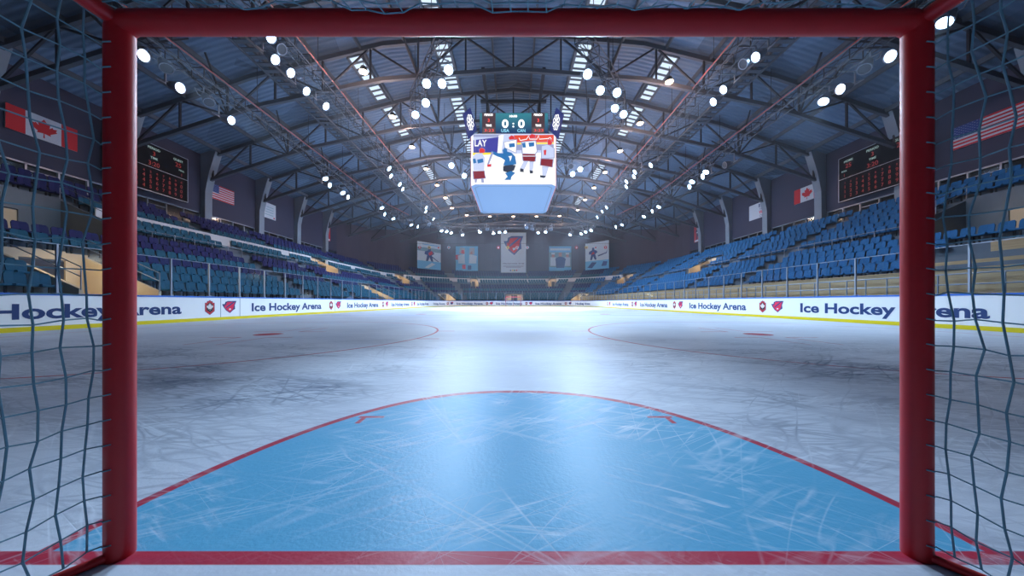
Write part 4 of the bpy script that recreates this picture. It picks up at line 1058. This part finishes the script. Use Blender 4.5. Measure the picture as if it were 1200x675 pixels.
# ------------------------------------------------------------------ lighting trusses and lamps
TRUSS_PTS = []
ALL_FLOODS = []
def lighting_truss(pts, label, red_cable=False, drop=5.0):
    """square lattice truss along a polyline with hangers up to the roof"""
    pts = [Vector(p) for p in pts]; TRUSS_PTS.append(pts); o = empty('lighting_truss', pts[0], label=label, cat='lighting truss', group='lattice trusses carrying the floodlights'); o0 = pts[0]
    ch = MB(); web = MB(); hang = MB(); w = .34
    dense = []
    for a, b_ in zip(pts[:-1], pts[1:]):
        n_ = max(1, int((b_-a).length/1.3)); dense += [a.lerp(b_, i/n_) for i in range(n_)]
    dense.append(pts[-1]); C4 = []
    for i, p in enumerate(dense):
        d = (dense[min(i+1,len(dense)-1)]-dense[max(i-1,0)]).normalized(); s_ = d.cross(Vector((0,0,1))).normalized()
        C4.append([p-o0+s_*w*e+Vector((0,0,f_)) for e, f_ in ((-1,0),(1,0),(1,.6),(-1,.6))])
    for c in range(4): ch.tube([q_[c] for q_ in C4], .035, 4)
    for i in range(len(C4)-1):
        for c in range(4):
            web.bar(C4[i][c], C4[i][(c+1)%4], .035)
            web.bar(C4[i][c], C4[i+1][(c+1)%4], .03)
    ch.build('chord', M_TRUSS, o); web.build('lattice', M_DARK, o)
    L_ = 0
    for i in range(1, len(dense)):
        L_ += (dense[i]-dense[i-1]).length
        if L_ > drop or i == 1:
            L_ = 0; p = dense[i]; zr = prof_z(RP, max(-27,min(27,p.x))); hang.tube([p-o0+Vector((0,0,.6)), Vector((p.x, p.y, zr-.05))-o0], .022, 4)
    hang.build('hanger_rod', M_DARK, o)
    if red_cable:
        m = MB(); m.tube([q_[1 if pts[0].x < 0 else 0]+Vector((0,0,.66)) for q_ in C4], .03, 5); m.build('cable', mat('red_cable',(.5,.08,.06),.5), o)
    return o
def lamp_proto(lens, name):
    o = empty(name)
    h = MB(); n = 14
    prof = [(.05,.62),(.16,.60),(.20,.5),(.22,.3),(.27,.10),(.28,.02),(.28,-.03),(.24,-.03)]
    vs = []; 
    for r_, z_ in prof: vs += [(r_*cos(2*pi*k/n), r_*sin(2*pi*k/n), z_) for k in range(n)]
    fs = [(i*n+k, i*n+(k+1)%n, (i+1)*n+(k+1)%n, (i+1)*n+k) for i in range(len(prof)-1) for k in range(n)]; fs.append(tuple(range(n))[::-1])
    h.add(vs, fs); 
    for j in range(5): h.box((0,0,.34+.06*j),(.48-.03*j,.02,.03)); h.box((0,0,.34+.06*j),(.02,.48-.03*j,.03))
    h.build('housing', M_CHROME, o, smooth=False)
    l = MB(); l.add([(.235*cos(2*pi*k/20), .235*sin(2*pi*k/20), 0) for k in range(20)]+[(.235*cos(2*pi*k/20), .235*sin(2*pi*k/20), .015) for k in range(20)], [tuple(range(20))[::-1], tuple(range(20,40))]+[(k,(k+1)%20,20+(k+1)%20,20+k) for k in range(20)])
    l.build('lens', lens, o)
    y = MB(); y.bar((-.40,0,.3),(-.40,0,.85), .05, .03); y.bar((.40,0,.3),(.40,0,.85), .05, .03); y.bar((-.42,0,.85),(.42,0,.85), .06, .04); y.bar((-.42,0,.32),(-.3,0,.32),.04); y.bar((.42,0,.32),(.3,0,.32),.04)
    y.build('yoke', M_STEEL, o)
    return o
PROTO_ON = lamp_proto(M_LENS, 'floodlight'); PROTO_OFF = lamp_proto(M_OFF, 'floodlight'); used_p = {0: False, 1: False}
AIM = {}
lights_n = {}
spot_cache = {}
def spot(energy, color, deg, blend, size):
    k_ = (energy, color, deg)
    if k_ not in spot_cache:
        ld = bpy.data.lights.new('spot', 'SPOT'); ld.energy = energy; ld.color = color; ld.spot_size = radians(deg); ld.spot_blend = blend; ld.shadow_soft_size = size
        spot_cache[k_] = ld
    return spot_cache[k_]
def flood(p, on, tname, aim, k=1.0, beam=None):
    pr = PROTO_ON if on else PROTO_OFF; ki = 1 if on else 0
    if used_p[ki]: o = copy_tree(pr)
    else: o = pr; used_p[ki] = True
    d = (Vector(aim)-p).normalized(); o.location = p
    o.rotation_mode = 'QUATERNION'; o.rotation_quaternion = (-d).to_track_quat('Z', 'Y')
    ALL_FLOODS.append((o, Vector(p)))
    key = (tname, on); lights_n[key] = lights_n.get(key, 0)+1
    tag(o, '%s floodlight on the %s, %s from the %s' % ('bright white' if on else 'unlit', tname, nth(lights_n[key]), 'left' if 'far cross' in tname else 'goal end'), 'floodlight', 'floodlights under the roof')
    if on:
        return ('main', o, p, d, k, beam)
specs = []
def row(lst, zr, tname, aimf):
    for (px, py, *r) in lst:
        on = not (r and r[0] == 0); p = at(px, py, zr); s_ = flood(p, on, tname, aimf(p)); 
        if s_: specs.append(s_)
toIce = lambda fx, fy: (lambda p: (p.x*fx, p.y-fy*(1 if p.y > 12 else .3), 0))
def nearaim(p):
    return (p.x*.35, max(4.5, p.y-7.0), 0)
ALT = [0]
def across(p):            # outer trusses throw over the ice on to the opposite boards and seats
    ALT[0] += 1
    if ALT[0] % 2 == 0: return (p.x*.50, max(11.5, p.y-3.0), 0)
    return (-p.x*.82, max(10.5, p.y-1.5), 1.4)
def midaim(p):
    return (-p.x*.55, max(10.5, p.y-1.0), 0)
def slotaim(p):
    return (p.x*.1, 3.0 if p.y < 21 else 9.0, 0)
ZA, ZB, ZC, ZD = 11.4, 13.0, 13.0, 11.4
row([(168,65),(195,80,0),(211,103),(245,120,0),(271,141),(381.4,209.4),(386.3,217),(401.8,226),(407.8,231),(447.5,243.6),(450.7,251),(460.9,256.3),(474,260,0),(482,263.5),(489.6,265.6)], ZA, 'left outer truss', across)
row([(1107,26.4),(1043.6,66),(1013,80.6,0),(985,104.5),(965,119),(849.3,193.4,0),(827.3,201.6),(823.6,206.8),(811,213),(808,218.8),(771.9,242.5),(764.4,247.6),(754.6,253.8),(736.6,259,0),(729,263.4),(721.8,266)], ZA, 'right outer truss', across)
row([(317.5,43.9),(330,57.7,0),(322.5,69.8),(340.7,85.4),(359,106.8),(382,124.5),(456,197.6),(458,206.4),(468.5,216),(472,221.6),(499.4,243.3),(498.8,248),(508,256.6)], ZB, 'left middle truss', midaim)
row([(885.6,67),(871,75,0),(847.8,105),(836,119.4),(762.6,193.6),(744,201.6),(743,207),(734.2,213),(733.9,218.8),(710.8,243),(705.8,247.8),(700,254.5)], ZB, 'right middle truss', midaim)
row([(525.6,82),(518,98),(499.9,98),(499,120.7),(486.8,134.5),(529,194),(544,206)], ZC, 'left inner truss', slotaim)
row([(688.6,87),(703.5,106),(723,108.6),(720.6,127),(730.7,134),(669,195,0),(680,198.5),(671,204)], ZC, 'right inner truss', slotaim)
row([(503,262.5,0),(517.5,270.5),(523.4,271.4),(528.7,273),(542,275.3),(562.4,272.3),(571,268.5,0),(578.3,273.6),(585.3,272.3),(592,272),(617,267,0),(623.7,268.7,0),(630.7,272.7),(639.3,272),(645.6,268.7,0),(668,275.3),(681,274),(686.3,271.8),(692.7,270)], ZD, 'far cross truss', nearaim)
ln = spot(FLOOD_W*1.7, (.52,.74,1.0), 50, .9, .22); lc = spot(FLOOD_W*1.45, (.52,.74,1.0), 17, 1.0, .22); lf = spot(FLOOD_W*2.3, (.52,.74,1.0), 78, .6, .22); lm = spot(FLOOD_W*1.9, (.52,.74,1.0), 66, .6, .22); lw_ = spot(FLOOD_W*1.8, (.52,.74,1.0), 56, .8, .22)
BEAMS = {}
for i, (_, o, p, d, k, beam) in enumerate(specs):
    lo = bpy.data.objects.new('spot', (lc if o['label'].find('inner truss') > 0 and p.y < 27 else lw_ if abs(p.x) > 13 else lf if p.y > 30 else (ln if p.y < 22 else lm))); COL.objects.link(lo); lo.parent = o; lo.location = (0,0,-.05)

def over(px, py, zr): p = at(px, py, zr); return (p.x, p.y, p.z+.95)
def P3(x, y, z): return (x, y, z)
zA = EYE+ZA+.95; zB = EYE+ZB+.95
lighting_truss([P3(-17.4,4,zA),P3(-17.4,36,zA),P3(-17.2,41,zA),P3(-15.9,47,zA)], 'lattice lighting truss high over the left stand, outermost on the left', True)
lighting_truss([P3(17.4,4,zA),P3(17.6,36,zA),P3(17.3,41,zA),P3(15.8,47,zA)], 'lattice lighting truss high over the right stand, outermost on the right', True)
lighting_truss([P3(-12.2,8,zB),P3(-12.4,38,zB),P3(-12.0,50,zB)], 'lattice lighting truss left of the hanging scoreboard, middle of the left three', True)
lighting_truss([P3(12.6,8,zB),P3(12.6,38,zB),P3(12.4,48,zB)], 'lattice lighting truss right of the hanging scoreboard, middle of the right three', True)
lighting_truss([P3(-3.6,16.8,zB),P3(-4.9,18.8,zB),P3(-6.8,21.8,zB),P3(-7.8,25,zB),P3(-5.8,30,zB),P3(-3.6,33,zB)], 'short curved lighting truss bending round the left of the scoreboard', False, 3)
lighting_truss([P3(3.6,16.8,zB),P3(5.6,19.2,zB),P3(7.4,21.8,zB),P3(8.3,25,zB),P3(6.0,30,zB),P3(4.2,33,zB)], 'short curved lighting truss bending round the right of the scoreboard', False, 3)
lighting_truss([P3(-14.5,50,zA),P3(-8,52.3,zA),P3(8,52.3,zA),P3(14.5,50,zA)], 'lattice lighting truss across the far end', False)
# clamp arms that hold each floodlight on its truss
for o, p in ALL_FLOODS:
    Mw = Matrix.Translation(p) @ o.rotation_quaternion.to_matrix().to_4x4(); top = Mw @ Vector((0,0,.86)); best = None
    for pts in TRUSS_PTS:
        for a, b_ in zip(pts[:-1], pts[1:]):
            t_ = max(0, min(1, (top-a).dot(b_-a)/(b_-a).length_squared)); q = a.lerp(b_, t_)+Vector((0,0,.02))
            if best is None or (q-top).length < (best-top).length: best = q
    Mi = Mw.inverted(); m = MB(); m.bar(Mi @ top, Mi @ (top+Vector((0,0,best.z-top.z+.04))), .06); m.bar(Mi @ (top+Vector((0,0,best.z-top.z))), Mi @ best, .06); m.build('clamp_arm', M_STEEL, o)
# slatted catwalks between the trusses
def catwalk(x, y0, y1, z, label):
    o = empty('catwalk', (x, (y0+y1)/2, z), label=label, cat='catwalk', group='catwalks under the roof'); L_ = y1-y0
    m = MB(); n_ = int(L_/.55)
    for i in range(n_+1): m.box((0,-L_/2+i*L_/n_,0),(.9,.28,.05))
    for e in (-1,1): m.box((e*.48,0,-.02),(.07,L_,.14))
    m.build('walkway', M_TRUSS, o)
    m = MB()
    for e in (-1,1):
        m.tube([(e*.48,-L_/2,1.05),(e*.48,L_/2,1.05)], .025, 4); m.tube([(e*.48,-L_/2,.55),(e*.48,L_/2,.55)], .02, 4)
        for i in range(int(L_/1.8)+1): m.tube([(e*.48,-L_/2+i*1.8,0),(e*.48,-L_/2+i*1.8,1.05)], .02, 4)
    m.build('guard_rail', M_DARK, o)
    m = MB()
    for i in range(int(L_/5.8)+1):
        for e in (-1,1): m.tube([(e*.48,-L_/2+i*5.8,0),(e*.48,-L_/2+i*5.8,prof_z(RP,x)-z)], .02, 4)
    m.build('hanger_rod', M_DARK, o)
for e, nm in ((-1,'left'),(1,'right')):
    catwalk(e*14.8, 9.9, 50.4, 15.0, 'slatted steel catwalk under the roof between the two %s lamp trusses' % nm)

# warm downlights on the roof trusses
WPROTO = None
def warm_proto():
    o = empty('downlight')
    h = MB(); h.tube([(0,0,.30),(0,0,.0)], [.16,.27], 12); h.tube([(0,0,.3),(0,0,1.0)], .02, 5); h.build('housing', M_BLK, o)
    l = MB(); l.tube([(0,0,.0),(0,0,-.05),(0,0,-.09)], [.25,.22,.08], 12); l.build('bulb', M_WLENS, o)
    return o
WL = [(426,84),(460,137),(482.7,172.3),(499.4,198),(512.3,217),(522,231.7),(529.6,243.8),(547,252),(574,253.6),(601.5,253.6),(628.7,253.6),(655.6,253),(677,246),(685.7,234),(696,220),(709,202),(726.6,177),(750,144.6),(784.3,96)]
wp = warm_proto(); lw = bpy.data.lights.new('warm', 'POINT'); lw.energy = WARM_W; lw.color = (1,.62,.45); lw.shadow_soft_size = .15
for i, (px, py) in enumerate(WL):
    o = wp if i == 0 else copy_tree(wp)
    zr = 14.4; p = at(px, py, zr)
    o.location = p; tag(o, 'small warm downlight in the horseshoe round the scoreboard, %s from the left end' % nth(i+1), 'lamp', 'warm downlights under the roof')
for i, ch in enumerate([o for o in COL.objects if o.name.startswith('downlight')]):
    lo = bpy.data.objects.new('warm', lw); COL.objects.link(lo); lo.parent = ch; lo.location = (0,0,-.3)

# ------------------------------------------------------------------ the arena's haze, lit by its lamps
if HAZE:
    mb = MB(); mb.box((0, 36, 9.6), (52, 72, 17.0)); hz = mb.build('haze', None); hz.data.materials.clear()
    m_, t, b = nodes('haze_air'); t.nodes.remove(b)
    vs = t.nodes.new('ShaderNodeVolumeScatter'); vs.inputs['Density'].default_value = HAZE; vs.inputs['Color'].default_value = (.85,.9,1,1); vs.inputs['Anisotropy'].default_value = .35
    t.links.new(vs.outputs[0], t.nodes['Material Output'].inputs['Volume']); hz.data.materials.append(m_)
    tag(hz, 'thin blue haze hanging in the air under the floodlights', 'haze', kind='stuff')
